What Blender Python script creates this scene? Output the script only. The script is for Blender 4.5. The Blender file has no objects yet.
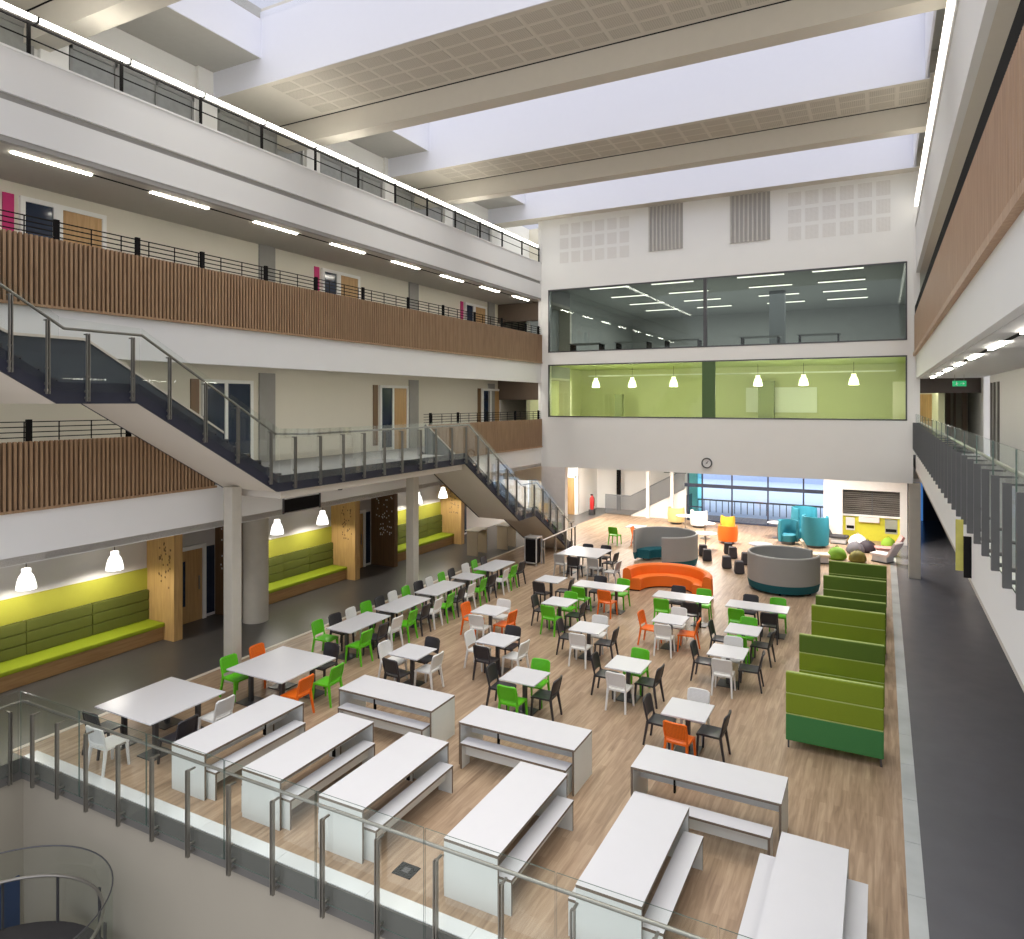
import bpy, bmesh, math, random
from mathutils import Vector, Matrix
random.seed(7)
R = math.radians
sc = bpy.context.scene
col = sc.collection
PI = math.pi

# ------------------------------------------------------------------ materials
def nodes_of(name):
    m = bpy.data.materials.new(name); m.use_nodes = True
    nt = m.node_tree; b = nt.nodes['Principled BSDF']
    return m, nt, b

def mat(name, c, rough=.5, metal=0., noise=.06, scale=6., bump=0., spec=.5):
    m, nt, b = nodes_of(name)
    b.inputs['Roughness'].default_value = rough
    b.inputs['Metallic'].default_value = metal
    b.inputs['Specular IOR Level'].default_value = spec
    tc = nt.nodes.new('ShaderNodeTexCoord')
    n = nt.nodes.new('ShaderNodeTexNoise'); n.inputs['Scale'].default_value = scale; n.inputs['Detail'].default_value = 4
    nt.links.new(tc.outputs['Object'], n.inputs['Vector'])
    r = nt.nodes.new('ShaderNodeMix'); r.data_type = 'RGBA'
    r.inputs['A'].default_value = (*[max(0, v * (1 - noise)) for v in c], 1)
    r.inputs['B'].default_value = (*[min(1, v * (1 + noise)) for v in c], 1)
    nt.links.new(n.outputs['Fac'], r.inputs['Factor'])
    nt.links.new(r.outputs['Result'], b.inputs['Base Color'])
    if bump:
        bp = nt.nodes.new('ShaderNodeBump'); bp.inputs['Strength'].default_value = bump
        n2 = nt.nodes.new('ShaderNodeTexNoise'); n2.inputs['Scale'].default_value = scale * 12
        nt.links.new(tc.outputs['Object'], n2.inputs['Vector'])
        nt.links.new(n2.outputs['Fac'], bp.inputs['Height']); nt.links.new(bp.outputs['Normal'], b.inputs['Normal'])
    return m

def emit(name, c, s):
    m, nt, b = nodes_of(name)
    b.inputs['Base Color'].default_value = (*c, 1)
    b.inputs['Emission Color'].default_value = (*c, 1); b.inputs['Emission Strength'].default_value = s
    return m

def wood(name, c1, c2, axis='Z', scale=1., rough=.5):
    m, nt, b = nodes_of(name); b.inputs['Roughness'].default_value = rough
    tc = nt.nodes.new('ShaderNodeTexCoord'); mp = nt.nodes.new('ShaderNodeMapping')
    s = {'X': (1, 14, 14), 'Y': (14, 1, 14), 'Z': (14, 14, 1)}[axis]
    mp.inputs['Scale'].default_value = [v * scale for v in s]
    n = nt.nodes.new('ShaderNodeTexNoise'); n.inputs['Scale'].default_value = 1.2; n.inputs['Detail'].default_value = 6
    n.inputs['Distortion'].default_value = .6
    r = nt.nodes.new('ShaderNodeValToRGB')
    r.color_ramp.elements[0].position = .3; r.color_ramp.elements[0].color = (*c1, 1)
    r.color_ramp.elements[1].position = .7; r.color_ramp.elements[1].color = (*c2, 1)
    nt.links.new(tc.outputs['Object'], mp.inputs['Vector']); nt.links.new(mp.outputs['Vector'], n.inputs['Vector'])
    nt.links.new(n.outputs['Fac'], r.inputs['Fac']); nt.links.new(r.outputs['Color'], b.inputs['Base Color'])
    return m

def plank_floor():
    m, nt, b = nodes_of('wood_plank_floor'); b.inputs['Roughness'].default_value = .42
    L = nt.links.new
    tc = nt.nodes.new('ShaderNodeTexCoord'); mp = nt.nodes.new('ShaderNodeMapping')
    mp.inputs['Rotation'].default_value = (0, 0, PI / 2)
    br = nt.nodes.new('ShaderNodeTexBrick')
    br.inputs['Color1'].default_value = (0, 0, 0, 1); br.inputs['Color2'].default_value = (1, 1, 1, 1)
    br.inputs['Mortar'].default_value = (.35, .35, .35, 1)
    br.inputs['Scale'].default_value = 1; br.inputs['Mortar Size'].default_value = .003
    br.inputs['Brick Width'].default_value = 1.1; br.inputs['Row Height'].default_value = .10
    L(tc.outputs['Object'], mp.inputs['Vector']); L(mp.outputs['Vector'], br.inputs['Vector'])
    mp2 = nt.nodes.new('ShaderNodeMapping'); mp2.inputs['Scale'].default_value = (11, .8, 11)
    L(tc.outputs['Object'], mp2.inputs['Vector'])
    n = nt.nodes.new('ShaderNodeTexNoise'); n.inputs['Scale'].default_value = 1.6; n.inputs['Detail'].default_value = 7
    n.inputs['Distortion'].default_value = .8
    L(mp2.outputs['Vector'], n.inputs['Vector'])
    mx = nt.nodes.new('ShaderNodeMix'); mx.data_type = 'RGBA'; mx.inputs['Factor'].default_value = .84
    L(br.outputs['Color'], mx.inputs['A']); L(n.outputs['Color'], mx.inputs['B'])
    bw = nt.nodes.new('ShaderNodeRGBToBW'); L(mx.outputs['Result'], bw.inputs['Color'])
    r = nt.nodes.new('ShaderNodeValToRGB')
    e = r.color_ramp.elements
    e[0].position = .28; e[0].color = (.23, .15, .094, 1)
    e[1].position = .74; e[1].color = (.54, .40, .275, 1)
    k = e.new(.5); k.color = (.38, .265, .175, 1)
    L(bw.outputs['Val'], r.inputs['Fac']); L(r.outputs['Color'], b.inputs['Base Color'])
    return m

def glass(name, tint, refl=1., rough=.02):
    m = bpy.data.materials.new(name); m.use_nodes = True
    nt = m.node_tree; nt.nodes.clear()
    o = nt.nodes.new('ShaderNodeOutputMaterial'); t = nt.nodes.new('ShaderNodeBsdfTransparent')
    g = nt.nodes.new('ShaderNodeBsdfGlossy'); g.inputs['Roughness'].default_value = rough
    t.inputs['Color'].default_value = (*tint, 1); g.inputs['Color'].default_value = (.9, .95, .93, 1)
    f = nt.nodes.new('ShaderNodeFresnel'); f.inputs['IOR'].default_value = 1.45
    mu = nt.nodes.new('ShaderNodeMath'); mu.operation = 'MULTIPLY'; mu.inputs[1].default_value = refl
    x = nt.nodes.new('ShaderNodeMixShader')
    nt.links.new(f.outputs['Fac'], mu.inputs[0]); nt.links.new(mu.outputs['Value'], x.inputs['Fac'])
    nt.links.new(t.outputs['BSDF'], x.inputs[1]); nt.links.new(g.outputs['BSDF'], x.inputs[2])
    nt.links.new(x.outputs['Shader'], o.inputs['Surface'])
    return m

def dots(name, c, cd, sx, sy, rough=.5, r0=.3, axes='XZ'):
    """perforated sheet: regular grid of round dots of colour cd on c"""
    m, nt, b = nodes_of(name); b.inputs['Roughness'].default_value = rough
    L = nt.links.new
    tc = nt.nodes.new('ShaderNodeTexCoord'); sp = nt.nodes.new('ShaderNodeSeparateXYZ'); L(tc.outputs['Object'], sp.inputs[0])
    def fr(o, s):
        a = nt.nodes.new('ShaderNodeMath'); a.operation = 'MULTIPLY'; a.inputs[1].default_value = s; L(o, a.inputs[0])
        f = nt.nodes.new('ShaderNodeMath'); f.operation = 'FRACT'; L(a.outputs[0], f.inputs[0])
        d = nt.nodes.new('ShaderNodeMath'); d.operation = 'SUBTRACT'; d.inputs[1].default_value = .5; L(f.outputs[0], d.inputs[0])
        q = nt.nodes.new('ShaderNodeMath'); q.operation = 'POWER'; q.inputs[1].default_value = 2; L(d.outputs[0], q.inputs[0])
        return q.outputs[0]
    a = nt.nodes.new('ShaderNodeMath'); a.operation = 'ADD'
    L(fr(sp.outputs[axes[0]], sx), a.inputs[0]); L(fr(sp.outputs[axes[1]], sy), a.inputs[1])
    l = nt.nodes.new('ShaderNodeMath'); l.operation = 'LESS_THAN'; l.inputs[1].default_value = r0 * r0; L(a.outputs[0], l.inputs[0])
    mx = nt.nodes.new('ShaderNodeMix'); mx.data_type = 'RGBA'
    mx.inputs['A'].default_value = (*c, 1); mx.inputs['B'].default_value = (*cd, 1)
    L(l.outputs[0], mx.inputs['Factor']); L(mx.outputs['Result'], b.inputs['Base Color'])
    return m

W_WALL = mat('white_painted_plaster', (.85, .845, .815), .75, noise=.02, scale=1.5)
W_FASC = mat('white_fascia_paint', (.80, .80, .785), .6, noise=.02, scale=1.)
W_CEIL = mat('ceiling_paint', (.66, .62, .54), .85, noise=.03)
W_SKY = mat('skylight_shaft_white', (.79, .805, .885), .8, noise=.01)  # bluish white puts the skylight's glow into the colour of the shaft faces
G_CEIL = mat('grey_ceiling_tile', (.42, .41, .38), .85, noise=.05)
GAL_CEIL = mat('gallery_ceiling', (.50, .47, .42), .85, noise=.04)
BEIGE = mat('beige_soffit_paint', (.66, .61, .53), .8, noise=.03, scale=1.)
CREAM = mat('cream_wall_paint', (.72, .68, .58), .8, noise=.03, scale=1.)
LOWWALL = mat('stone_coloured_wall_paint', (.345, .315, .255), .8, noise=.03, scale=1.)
CONC = mat('concrete', (.52, .49, .42), .7, noise=.10, scale=4., bump=.15)
CONC_G = mat('grey_concrete_pilaster', (.30, .29, .27), .7, noise=.1, scale=4.)
FLOOR = plank_floor()
VINYL = mat('dark_grey_vinyl', (.092, .087, .082), .38, noise=.12, scale=3.)
VINYL_R = mat('slate_grey_vinyl', (.132, .132, .146), .25, noise=.12, scale=2.)
GALFLOOR = mat('grey_gallery_carpet', (.27, .27, .27), .8, noise=.08)
KERB = mat('pale_floor_trim', (.72, .66, .56), .5, noise=.05)
TRIM = mat('polished_floor_trim', (.86, .88, .89), .2, metal=.15, noise=.10, scale=1.2)
STEEL = mat('brushed_steel', (.31, .295, .265), .4, metal=.85, noise=.08, scale=20)
STEEL_P = mat('grey_post_steel', (.12, .12, .12), .38, metal=.55, noise=.08)
STEEL_D = mat('dark_steel', (.10, .10, .105), .4, metal=.6, noise=.1)
BLACK = mat('black_metal', (.012, .011, .011), .9, spec=.1)
NAVY = mat('navy_stringer_steel', (.016, .018, .034), .6, noise=.1)
PARAPET = mat('slate_blue_parapet', (.055, .068, .085), .35, noise=.15, scale=1.5)
STEP = mat('dark_stair_tread', (.05, .05, .06), .6, noise=.1)
SLAT = wood('oak_slat', (.27, .162, .088), (.40, .258, .148), 'Z')
SLAT_R = wood('oak_panel_right', (.36, .22, .13), (.48, .31, .19), 'Z')
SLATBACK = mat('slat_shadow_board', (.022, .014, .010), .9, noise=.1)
PINE = wood('plywood_pier', (.46, .27, .095), (.60, .38, .15), 'Z')
PINE_H = wood('plywood_plinth', (.36, .20, .075), (.48, .29, .12), 'Y')
DKPINE = wood('brown_timber', (.13, .07, .03), (.19, .105, .045), 'Z')
DOORW = wood('oak_door', (.42, .25, .10), (.55, .34, .15), 'Z')
LAM = mat('white_laminate', (.66, .66, .69), .3, noise=.015)
LAM2 = mat('pale_laminate_panel', (.70, .73, .71), .45, noise=.02)
PLY = mat('plywood_edge', (.17, .13, .095), .6, noise=.15, scale=30)
LIME = mat('lime_upholstery', (.31, .385, .008), .8, noise=.05)
LIMEWALL = mat('lime_wall_felt', (.37, .36, .035), .85, noise=.05)
OLIVE = mat('olive_upholstery', (.10, .112, .012), .85, noise=.08)
BOOTH1 = mat('olive_green_wool', (.205, .285, .012), .85, noise=.10, scale=40)
BOOTH2 = mat('deep_green_wool', (.052, .22, .060), .85, noise=.10, scale=40)
BOOTH3 = mat('moss_green_wool', (.095, .165, .014), .85, noise=.10, scale=40)
PIPING = mat('pale_green_piping', (.42, .52, .16), .7)
ORANGE_U = mat('orange_upholstery', (.86, .17, .012), .6, noise=.05)
FELT = mat('grey_felt', (.33, .325, .31), .9, noise=.08, scale=60)
TEAL = mat('teal_upholstery', (.004, .105, .135), .8, noise=.08)
BLUE_U = mat('turquoise_upholstery', (.02, .20, .27), .7, noise=.06)
DARK_U = mat('charcoal_upholstery', (.05, .045, .05), .8, noise=.1)
MAGENTA = mat('magenta_panel', (.55, .02, .16), .6)
PANE_D = mat('dark_door_glass', (.018, .028, .055), .12, noise=.3, scale=2.)
PANE_G = mat('grey_louvre_glass', (.30, .31, .30), .3, noise=.2)
SCREEN = wood('dark_slatted_glass', (.045, .04, .036), (.14, .125, .11), 'X', .6, .25)
GREYFR = mat('grey_window_frame', (.28, .28, .27), .5)
YELLOW = mat('yellow_wall', (.66, .62, .05), .7, noise=.08)
LED = emit('led_light', (1., .96, .86), 14.)
LED_R = emit('led_light_right', (1., .96, .86), 4.)
TUBE = emit('linear_lamp', (1., .95, .84), 34.)
DISC = emit('round_lamp', (1., .97, .9), 6.)
BELL = emit('glowing_bell_shade', (1., .97, .92), 2.2)
GL = glass('clear_glass', (.965, .98, .97), .09)
GL_S = glass('stair_glass', (.965, .98, .97), .25)
GLEDGE = mat('green_glass_edge', (.10, .15, .13), .2)
GL_R = glass('gallery_glass', (.955, .975, .965), .12)
GL_DK = glass('grey_window_glass', (.74, .775, .755), 1.0)
GL_GR = glass('green_window_glass', (.86, .92, .76), .8)
GL_OUT = glass('blue_glazing', (.82, .90, 1.), .5)
PAPER = mat('white_paper', (.85, .85, .85), .6)
BLUE_P = mat('blue_panel', (.035, .06, .13), .5, noise=.1)

# ------------------------------------------------------------------ mesh builder
WL = {}
class M:
    def __init__(s): s.b = bmesh.new()
    def _q(s, vs, mi=0):
        f = s.b.faces.new(vs); f.material_index = mi; return f
    def box(s, x0, x1, y0, y1, z0, z1, bev=0., mi=0, edge=None, rot=0., seg=2):
        """edge: material index for the four narrow faces of a slab"""
        cx, cy, cz = (x0 + x1) / 2, (y0 + y1) / 2, (z0 + z1) / 2
        r = bmesh.ops.create_cube(s.b, size=1., matrix=Matrix.Translation((cx, cy, cz)) @ Matrix.Rotation(rot, 4, 'Z') @ Matrix.Diagonal((x1 - x0, y1 - y0, z1 - z0, 1)))
        vs = r['verts']; fs = set(f for v in vs for f in v.link_faces)
        dims = [abs(x1 - x0), abs(y1 - y0), abs(z1 - z0)]; thin = dims.index(min(dims))
        for f in fs:
            f.material_index = mi
            if edge is not None and rot == 0 and abs(f.normal[thin]) < .5: f.material_index = edge
        if bev:
            es = list(set(e for v in vs for e in v.link_edges))
            bmesh.ops.bevel(s.b, geom=es, offset=bev, segments=seg, affect='EDGES', profile=.6)
        return s
    def tube(s, pts, r, seg=8, r2=None, cap=True):
        pts = [Vector(p) for p in pts]; rings = []
        n = len(pts)
        for i, p in enumerate(pts):
            d = (pts[min(i + 1, n - 1)] - pts[max(i - 1, 0)]).normalized()
            a = Vector((0, 0, 1)) if abs(d.z) < .95 else Vector((0, 1, 0))
            u = d.cross(a).normalized(); v = d.cross(u).normalized()
            rr = r if r2 is None else r + (r2 - r) * i / (n - 1)
            rings.append([s.b.verts.new(p + u * math.cos(2 * PI * k / seg) * rr + v * math.sin(2 * PI * k / seg) * rr) for k in range(seg)])
        for A, B in zip(rings, rings[1:]):
            for k in range(seg): s._q([A[k], A[(k + 1) % seg], B[(k + 1) % seg], B[k]])
        if cap: s._q(rings[0][::-1]); s._q(rings[-1])
        return s
    def bar(s, p, q, w, h, w2=None, h2=None):
        """tapered rectangular bar from p to q"""
        p, q = Vector(p), Vector(q); d = (q - p).normalized()
        a = Vector((0, 1, 0)) if abs(d.z) > .7 else Vector((0, 0, 1))
        u = d.cross(a).normalized(); v = d.cross(u).normalized()
        def ring(c, w, h): return [s.b.verts.new(c + u * i * w / 2 + v * j * h / 2) for i, j in ((-1, -1), (1, -1), (1, 1), (-1, 1))]
        A = ring(p, w, h); B = ring(q, w2 or w, h2 or h)
        for k in range(4): s._q([A[k], A[(k + 1) % 4], B[(k + 1) % 4], B[k]])
        s._q(A[::-1]); s._q(B); return s
    def prism(s, pts, axis, a, b):
        """polygon in the plane normal to axis, extruded a..b (X: pts are (y,z); Y: (x,z); Z: (x,y))"""
        def mk(p, t): return {'X': (t, p[0], p[1]), 'Y': (p[0], t, p[1]), 'Z': (p[0], p[1], t)}[axis]
        A = [s.b.verts.new(mk(p, a)) for p in pts]; B = [s.b.verts.new(mk(p, b)) for p in pts]
        n = len(pts)
        for k in range(n): s._q([A[k], A[(k + 1) % n], B[(k + 1) % n], B[k]])
        s._q(A[::-1]); s._q(B); return s
    def lathe(s, prof, c=(0, 0, 0), seg=24, a0=0., a1=2 * PI, close=False):
        """profile [(r,z)...] turned about z; open arcs are capped when close"""
        full = abs(a1 - a0 - 2 * PI) < 1e-6; n = seg if full else seg + 1
        rings = []
        for k in range(n):
            a = a0 + (a1 - a0) * k / seg
            rings.append([s.b.verts.new((c[0] + r * math.cos(a), c[1] + r * math.sin(a), c[2] + z)) for r, z in prof])
        m = len(prof)
        for k in range(seg):
            A, B = rings[k], rings[(k + 1) % n]
            for j in range(m if close else m - 1):
                s._q([A[j], B[j], B[(j + 1) % m], A[(j + 1) % m]])
        if not full and close:
            s._q(rings[0]); s._q(rings[-1][::-1])
        return s
    def sheet(s, f, nu, nv, th=0.):
        """surface f(u,v) on a grid with thickness th"""
        g = [[Vector(f(i / nu, j / nv)) for j in range(nv + 1)] for i in range(nu + 1)]
        V = [[s.b.verts.new(p) for p in row] for row in g]
        for i in range(nu):
            for j in range(nv): s._q([V[i][j], V[i + 1][j], V[i + 1][j + 1], V[i][j + 1]])
        if th:
            geom = list(s.b.faces)
            bmesh.ops.recalc_face_normals(s.b, faces=geom)
            bmesh.ops.solidify(s.b, geom=geom, thickness=th)
        return s

def obj(name, m, mats, parent=None, smooth=False, origin=True):
    """link one mesh; coordinates in m are world coordinates (or local to an unplaced prototype)"""
    bm = m.b
    if smooth: bmesh.ops.remove_doubles(bm, verts=bm.verts, dist=1e-5)
    bmesh.ops.recalc_face_normals(bm, faces=bm.faces)
    o_ = Vector((0, 0, 0))
    if parent is not None: o_ = WL[parent.name]
    elif origin and len(bm.verts):
        xs = [v.co.x for v in bm.verts]; ys = [v.co.y for v in bm.verts]; zs = [v.co.z for v in bm.verts]
        o_ = Vector(((min(xs) + max(xs)) / 2, (min(ys) + max(ys)) / 2, min(zs)))
    bmesh.ops.translate(bm, vec=-o_, verts=bm.verts)
    me = bpy.data.meshes.new(name); bm.to_mesh(me); bm.free()
    for q in (mats if isinstance(mats, (list, tuple)) else [mats]): me.materials.append(q)
    if smooth:
        for p in me.polygons: p.use_smooth = True
        me.set_sharp_from_angle(angle=R(40))
    o = bpy.data.objects.new(name, me); col.objects.link(o)
    if parent is None: o.location = o_
    else: o.parent = parent
    WL[o.name] = o_.copy()
    return o

def tag(o, label, cat, group=None):
    o['label'] = label; o['category'] = cat
    if group: o['group'] = group
    return o

def thing(name, label, cat, loc=(0, 0, 0), group=None):
    o = bpy.data.objects.new(name, None); col.objects.link(o)
    o.empty_display_size = .1; o.location = loc
    WL[o.name] = Vector(loc)
    return tag(o, label, cat, group)

def struct(name, m, mats, parent=None):
    o = obj(name, m, mats, parent)
    if parent is None: o['kind'] = 'structure'
    return o

def kids(o): return [c for c in o.children]
def dup(src, loc, rz=0., label=None, cat=None, group=None):
    c = src.copy(); col.objects.link(c); c.location = loc; c.rotation_euler = (0, 0, rz)
    if label: c['label'] = label
    if group: c['group'] = group
    for ch in kids(src):
        d = ch.copy(); col.objects.link(d); d.parent = c
        for g in kids(ch):
            e = g.copy(); col.objects.link(e); e.parent = d
    return c
class Proto:
    """first use moves the prototype itself, later uses copy it"""
    def __init__(s, root): s.root = root; s.used = False
    def put(s, loc, rz, label, group=None):
        if not s.used:
            s.used = True; o = s.root; o.location = loc; o.rotation_euler = (0, 0, rz); o['label'] = label
            if group: o['group'] = group
            return o
        return dup(s.root, loc, rz, label, group=group)

# ------------------------------------------------------------------ levels
L1, L2, L3 = 4.62, 8.40, 12.10
XL, XLW = -13.85, -16.30          # left gallery face and its back wall
XR, XRW = 1.08, 3.05              # right gallery face and its back wall
YB = 29.3                         # face of the big end wall
Y0 = 1.2                          # nearest end of what is modelled

# ------------------------------------------------------------------ floors
struct('floor', M().box(-14.06, .29, 7.17, 40.5, -.35, 0), FLOOR)
struct('floor_left', M().box(-19.5, -14.16, Y0, 31., -.35, -.002).box(-14.16, -13.72, Y0, 7.17, -.35, -.002).box(-19.5, -14.06, 31., 46, -.35, -.002), VINYL)
struct('floor_right', M().box(.50, XRW, 3.0, 48., -.35, -.002), VINYL_R)
struct('trim_left', M().box(-14.16, -14.06, 7.17, 31., -.2, .012), KERB)
m = M()
for i in range(30): m.box(.29, .50, 3.0 + i * 1.25, 3.0 + i * 1.25 + 1.24, -.2, .012)
struct('trim_right', m, mat('grey_glazed_floor_strip', (.50, .53, .53), .2, noise=.45, scale=.9))
m = M()
for i in range(9): m.box(-13.72 + i * 1.56, -13.72 + i * 1.56 + 1.555, 7.17, 7.40, -.2, .012)
struct('trim_front', m, TRIM)
# edge of the hall floor over the lower level
m = M().box(-13.74, .5, 7.14, 7.17, -.38, .0).box(-13.74, -13.71, Y0, 7.17, -.38, 0)
struct('trim_floor_edge', m, mat('dark_floor_edge', (.13, .125, .115), .6, noise=.05))
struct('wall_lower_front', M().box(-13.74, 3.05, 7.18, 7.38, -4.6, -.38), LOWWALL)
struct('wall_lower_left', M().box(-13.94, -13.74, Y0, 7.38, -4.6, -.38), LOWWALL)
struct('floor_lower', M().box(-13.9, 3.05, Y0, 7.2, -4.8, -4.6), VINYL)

# ------------------------------------------------------------------ left side: ground floor wall with alcoves
XA = -17.85
struct('wall_left_ground', M().box(XA - .2, XA, Y0, 36, 0, 4.0), mat('alcove_wall_paint', (.62, .595, .57), .8, noise=.02))
# lobby returns (door bays)
struct('ceiling_left_ground', M().box(-19.5, XL, Y0, 31, 3.46, 3.6), GAL_CEIL)

# alcove seats, one per bay
def alcove(y0, y1, which):
    t = thing('alcove_bench', 'long lime green upholstered bench with wooden plinth in the %s wall alcove' % which, 'bench', (-17.4, (y0 + y1) / 2, 0), 'alcove benches')
    obj('plinth', M().box(XA, -17.16, y0, y1, 0, .36), PINE_H, t)
    obj('seat', M().box(XA, -17.08, y0, y1, .36, .47, .03), LIME, t)
    m = M(); n = 4; w = (y1 - y0) / n
    for i in range(n):
        for k in range(3):
            m.box(XA, XA + .12, y0 + i * w + .008, y0 + (i + 1) * w - .008, .47 + k * .27 + .006, .47 + (k + 1) * .27 - .006, .02)
    obj('back_cushion', m, OLIVE, t)
    obj('wall_panel', M().box(XA, XA + .03, y0, y1, 1.28, 1.86), LIMEWALL, t)
    return t
BAYS = [(6.2, 12.46, 'front'), (14.95, 19.76, 'middle'), (22.3, 26.96, 'rear')]
for b in BAYS: alcove(*b)
for i, y in enumerate((8.7, 10.1)):
    pass
# timber piers closing the bays
DOTS_P = None
def holes(m, x, ya, side, n, seed, z0, z1, xa, xb):
    rr = random.Random(seed)
    for _ in range(n):
        zz = z0 + (z1 - z0) * rr.random(); xx = xa + (xb - xa) * rr.random()
        m.box(xx - .02, xx + .02, ya - .004, ya + .004, zz - .025, zz + .025, mi=1)
for i, y in enumerate((12.46, 19.76, 26.96)):
    t = thing('timber_pier', ['light plywood pier with punched holes ending the front alcove', 'light plywood pier with punched holes ending the middle alcove', 'light plywood pier ending the rear alcove under the stair'][i], 'pier', (-17.2, y + .13, 0), 'plywood piers')
    h = M().box(XA, -16.72, y, y + .26, 0, 3.46); holes(h, 0, y - .001, -1, 34, i + 3, 1.4, 2.6, -17.35, -16.85)
    obj('panel', h, [PINE, DKPINE], t)
for i, y in enumerate((14.70, 22.05)):
    t = thing('timber_pier', ['dark brown pier with glowing pinholes beside the fat round column', 'dark brown pier with scattered pinholes between the two rear alcoves'][i], 'pier', (-17.2, y + .1, 0), 'dark timber piers')
    h = M().box(XA, -16.72, y, y + .22, 0, 3.46); holes(h, 0, y - .001, -1, 46, i + 11, 1.2, 3.2, -17.6, -16.8)
    obj('panel', h, [DKPINE, PAPER], t)  # white dots paint light through the pinholes, dark brown paints unlit wood
# doors between alcoves
def ground_door(n, y):
    d = thing('door_%d' % n, '', 'door', (XA, y, 0)); d['kind'] = 'structure'
    del d['label']; del d['category']
    lf = obj('leaf', M().box(XA, XA + .05, y + .55, y + 1.45, 0, 2.1), DOORW, d)
    obj('vision_panel', M().box(XA + .05, XA + .06, y + .72, y + .88, .5, 1.8), PANE_D, lf)
    obj('handle', M().box(XA + .05, XA + .09, y + 1.32, y + 1.35, .9, 1.3), STEEL, lf)
    obj('frame', M().box(XA, XA + .09, y + .43, y + .55, 0, 2.1).box(XA, XA + .09, y + 1.45, y + 1.57, 0, 2.1).box(XA, XA + .09, y + .43, y + 1.57, 2.1, 2.22), W_WALL, d)
    obj('sidelight', M().box(XA, XA + .04, y + .1, y + .43, 0.1, 2.1).box(XA, XA + .04, y + 1.57, y + 1.9, .1, 2.1), PANE_D, d)
ground_door(1, 12.75); ground_door(2, 20.05); ground_door(3, 27.3)

# pendant lamps over the alcove benches
def pendant_proto(name, label, cord, grp):
    t = thing(name, label, 'lamp', (0, 0, 0), grp)
    prof = [(.04, .46), (.085, .455), (.095, .44), (.09, .37), (.10, .35), (.145, .28), (.18, .16), (.20, .03), (.20, 0.), (.19, 0.), (.17, .15), (.13, .26), (.03, .36)]
    sh = obj('shade', M().lathe(prof, seg=24), BELL, t, True)
    obj('cord', M().tube([(0, 0, .45), (0, 0, .45 + cord)], .008, 6), BLACK, t)
    obj('bulb', M().lathe([(0, .10), (.05, .12), (.07, .18), (.05, .25), (0, .27)], seg=12), BELL, sh, True)
    return Proto(t)
pp = pendant_proto('pendant_lamp', '', .80, 'alcove pendant lamps')
PL = [(8.94, 'left of the two over the front lime alcove'), (11.0, 'right of the two over the front lime alcove'), (16.35, 'left of the two over the middle lime alcove'), (18.4, 'right of the two over the middle lime alcove'), (24.0, 'left of the two over the rear lime alcove'), (25.9, 'right of the two over the rear lime alcove')]
for y, w in PL:
    pp.put((-17.0, y, 2.21), 0, 'glowing white bell pendant lamp, ' + w)
    l = bpy.data.lights.new('alcove_lamp_light', 'SPOT'); l.energy = 62; l.spot_size = R(168); l.spot_blend = .25; l.shadow_soft_size = .12; l.color = (1, .95, .86)
    lo = bpy.data.objects.new('alcove_lamp_light', l); col.objects.link(lo); lo.location = (-17.0, y, 2.19)

# ------------------------------------------------------------------ columns
def column(x, y, r, z1, label, square=False):
    t = M().box(x - r, x + r, y - r, y + r, 0, z1, .02) if square else M().lathe([(0, 0), (r, 0), (r, z1), (0, z1)], (x, y, 0), 28)
    return tag(obj('column', t, CONC, None, not square), label, 'column', 'concrete columns')
column(-13.2, 11.35, .14, 4.46, 'slim concrete column carrying the stair landing, nearest the front tables', True)
column(-13.2, 18.35, .145, 4.20, 'slim concrete column carrying the landing beside the rear alcove', True)
column(-16.25, 14.8, .36, 3.46, 'fat round concrete column left of the middle lime alcove')
column(1.05, 29.55, .19, 3.45, 'square concrete column under the right end of the white end wall', True)

# ------------------------------------------------------------------ gallery levels (left)
# slabs with fascia
def slab(name, x0, x1, z0, z1, y0, y1, mt): struct(name, M().box(x0, x1, y0, y1, z0, z1), mt)
struct('wall_left_first_fascia', M().box(XL - .15, XL, Y0, YB, 3.45, 4.43), W_FASC)
struct('floor_left_first', M().box(-19.5, XL - .15, Y0, 33, 3.60, L1), GALFLOOR)
struct('wall_left_second_fascia', M().box(XL - .15, XL, Y0, YB, 7.28, 8.18), W_FASC)
struct('floor_left_second', M().box(-19.5, XL - .15, Y0, 33, 7.56, L2), GALFLOOR)
struct('ceiling_left_first', M().box(-19.5, XL - .15, Y0, 33, 7.46, 7.56), GAL_CEIL)
struct('wall_left_third_fascia', M().box(XL - .15, XL, Y0, YB, 11.94, 12.74).box(XL - .15, XL, Y0, YB, 11.16, 11.80).box(XL - .15, XL + .02, Y0, YB, 12.74, 12.78), W_FASC)
struct('trim_left_third', M().box(XL - .15, XL - .02, Y0, YB, 11.06, 11.16).box(XL - .15, XL - .07, Y0, YB, 11.80, 11.94), mat('grey_shadow_trim', (.35, .34, .32), .7))
struct('floor_left_third', M().box(-19.5, XL - .15, Y0, 33, 11.2, L3), GALFLOOR)
struct('ceiling_left_second', M().box(-19.5, XL - .15, Y0, 33, 11.06, 11.2), GAL_CEIL)
for nm, z0, z1, mt in (('first', L1, 7.46, CREAM), ('second', L2, 11.06, CREAM), ('third', L3, 15.4, W_WALL)):
    struct('wall_left_%s' % nm, M().box(XLW - .2, XLW, Y0, 33, z0, z1), mt)
    struct('wall_left_%s_end' % nm, M().box(XLW, XL - .15, 33, 33.2, z0, z1), CREAM)
# bulkhead beams across the far end of the galleries
struct('trim_left_bulkhead', M().box(XLW, XL - .15, 29.6, 29.9, 10.2, 11.06).box(XLW, XL - .15, 29.6, 29.9, 6.5, 7.46), mat('brown_bulkhead', (.12, .085, .06), .7))
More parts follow.
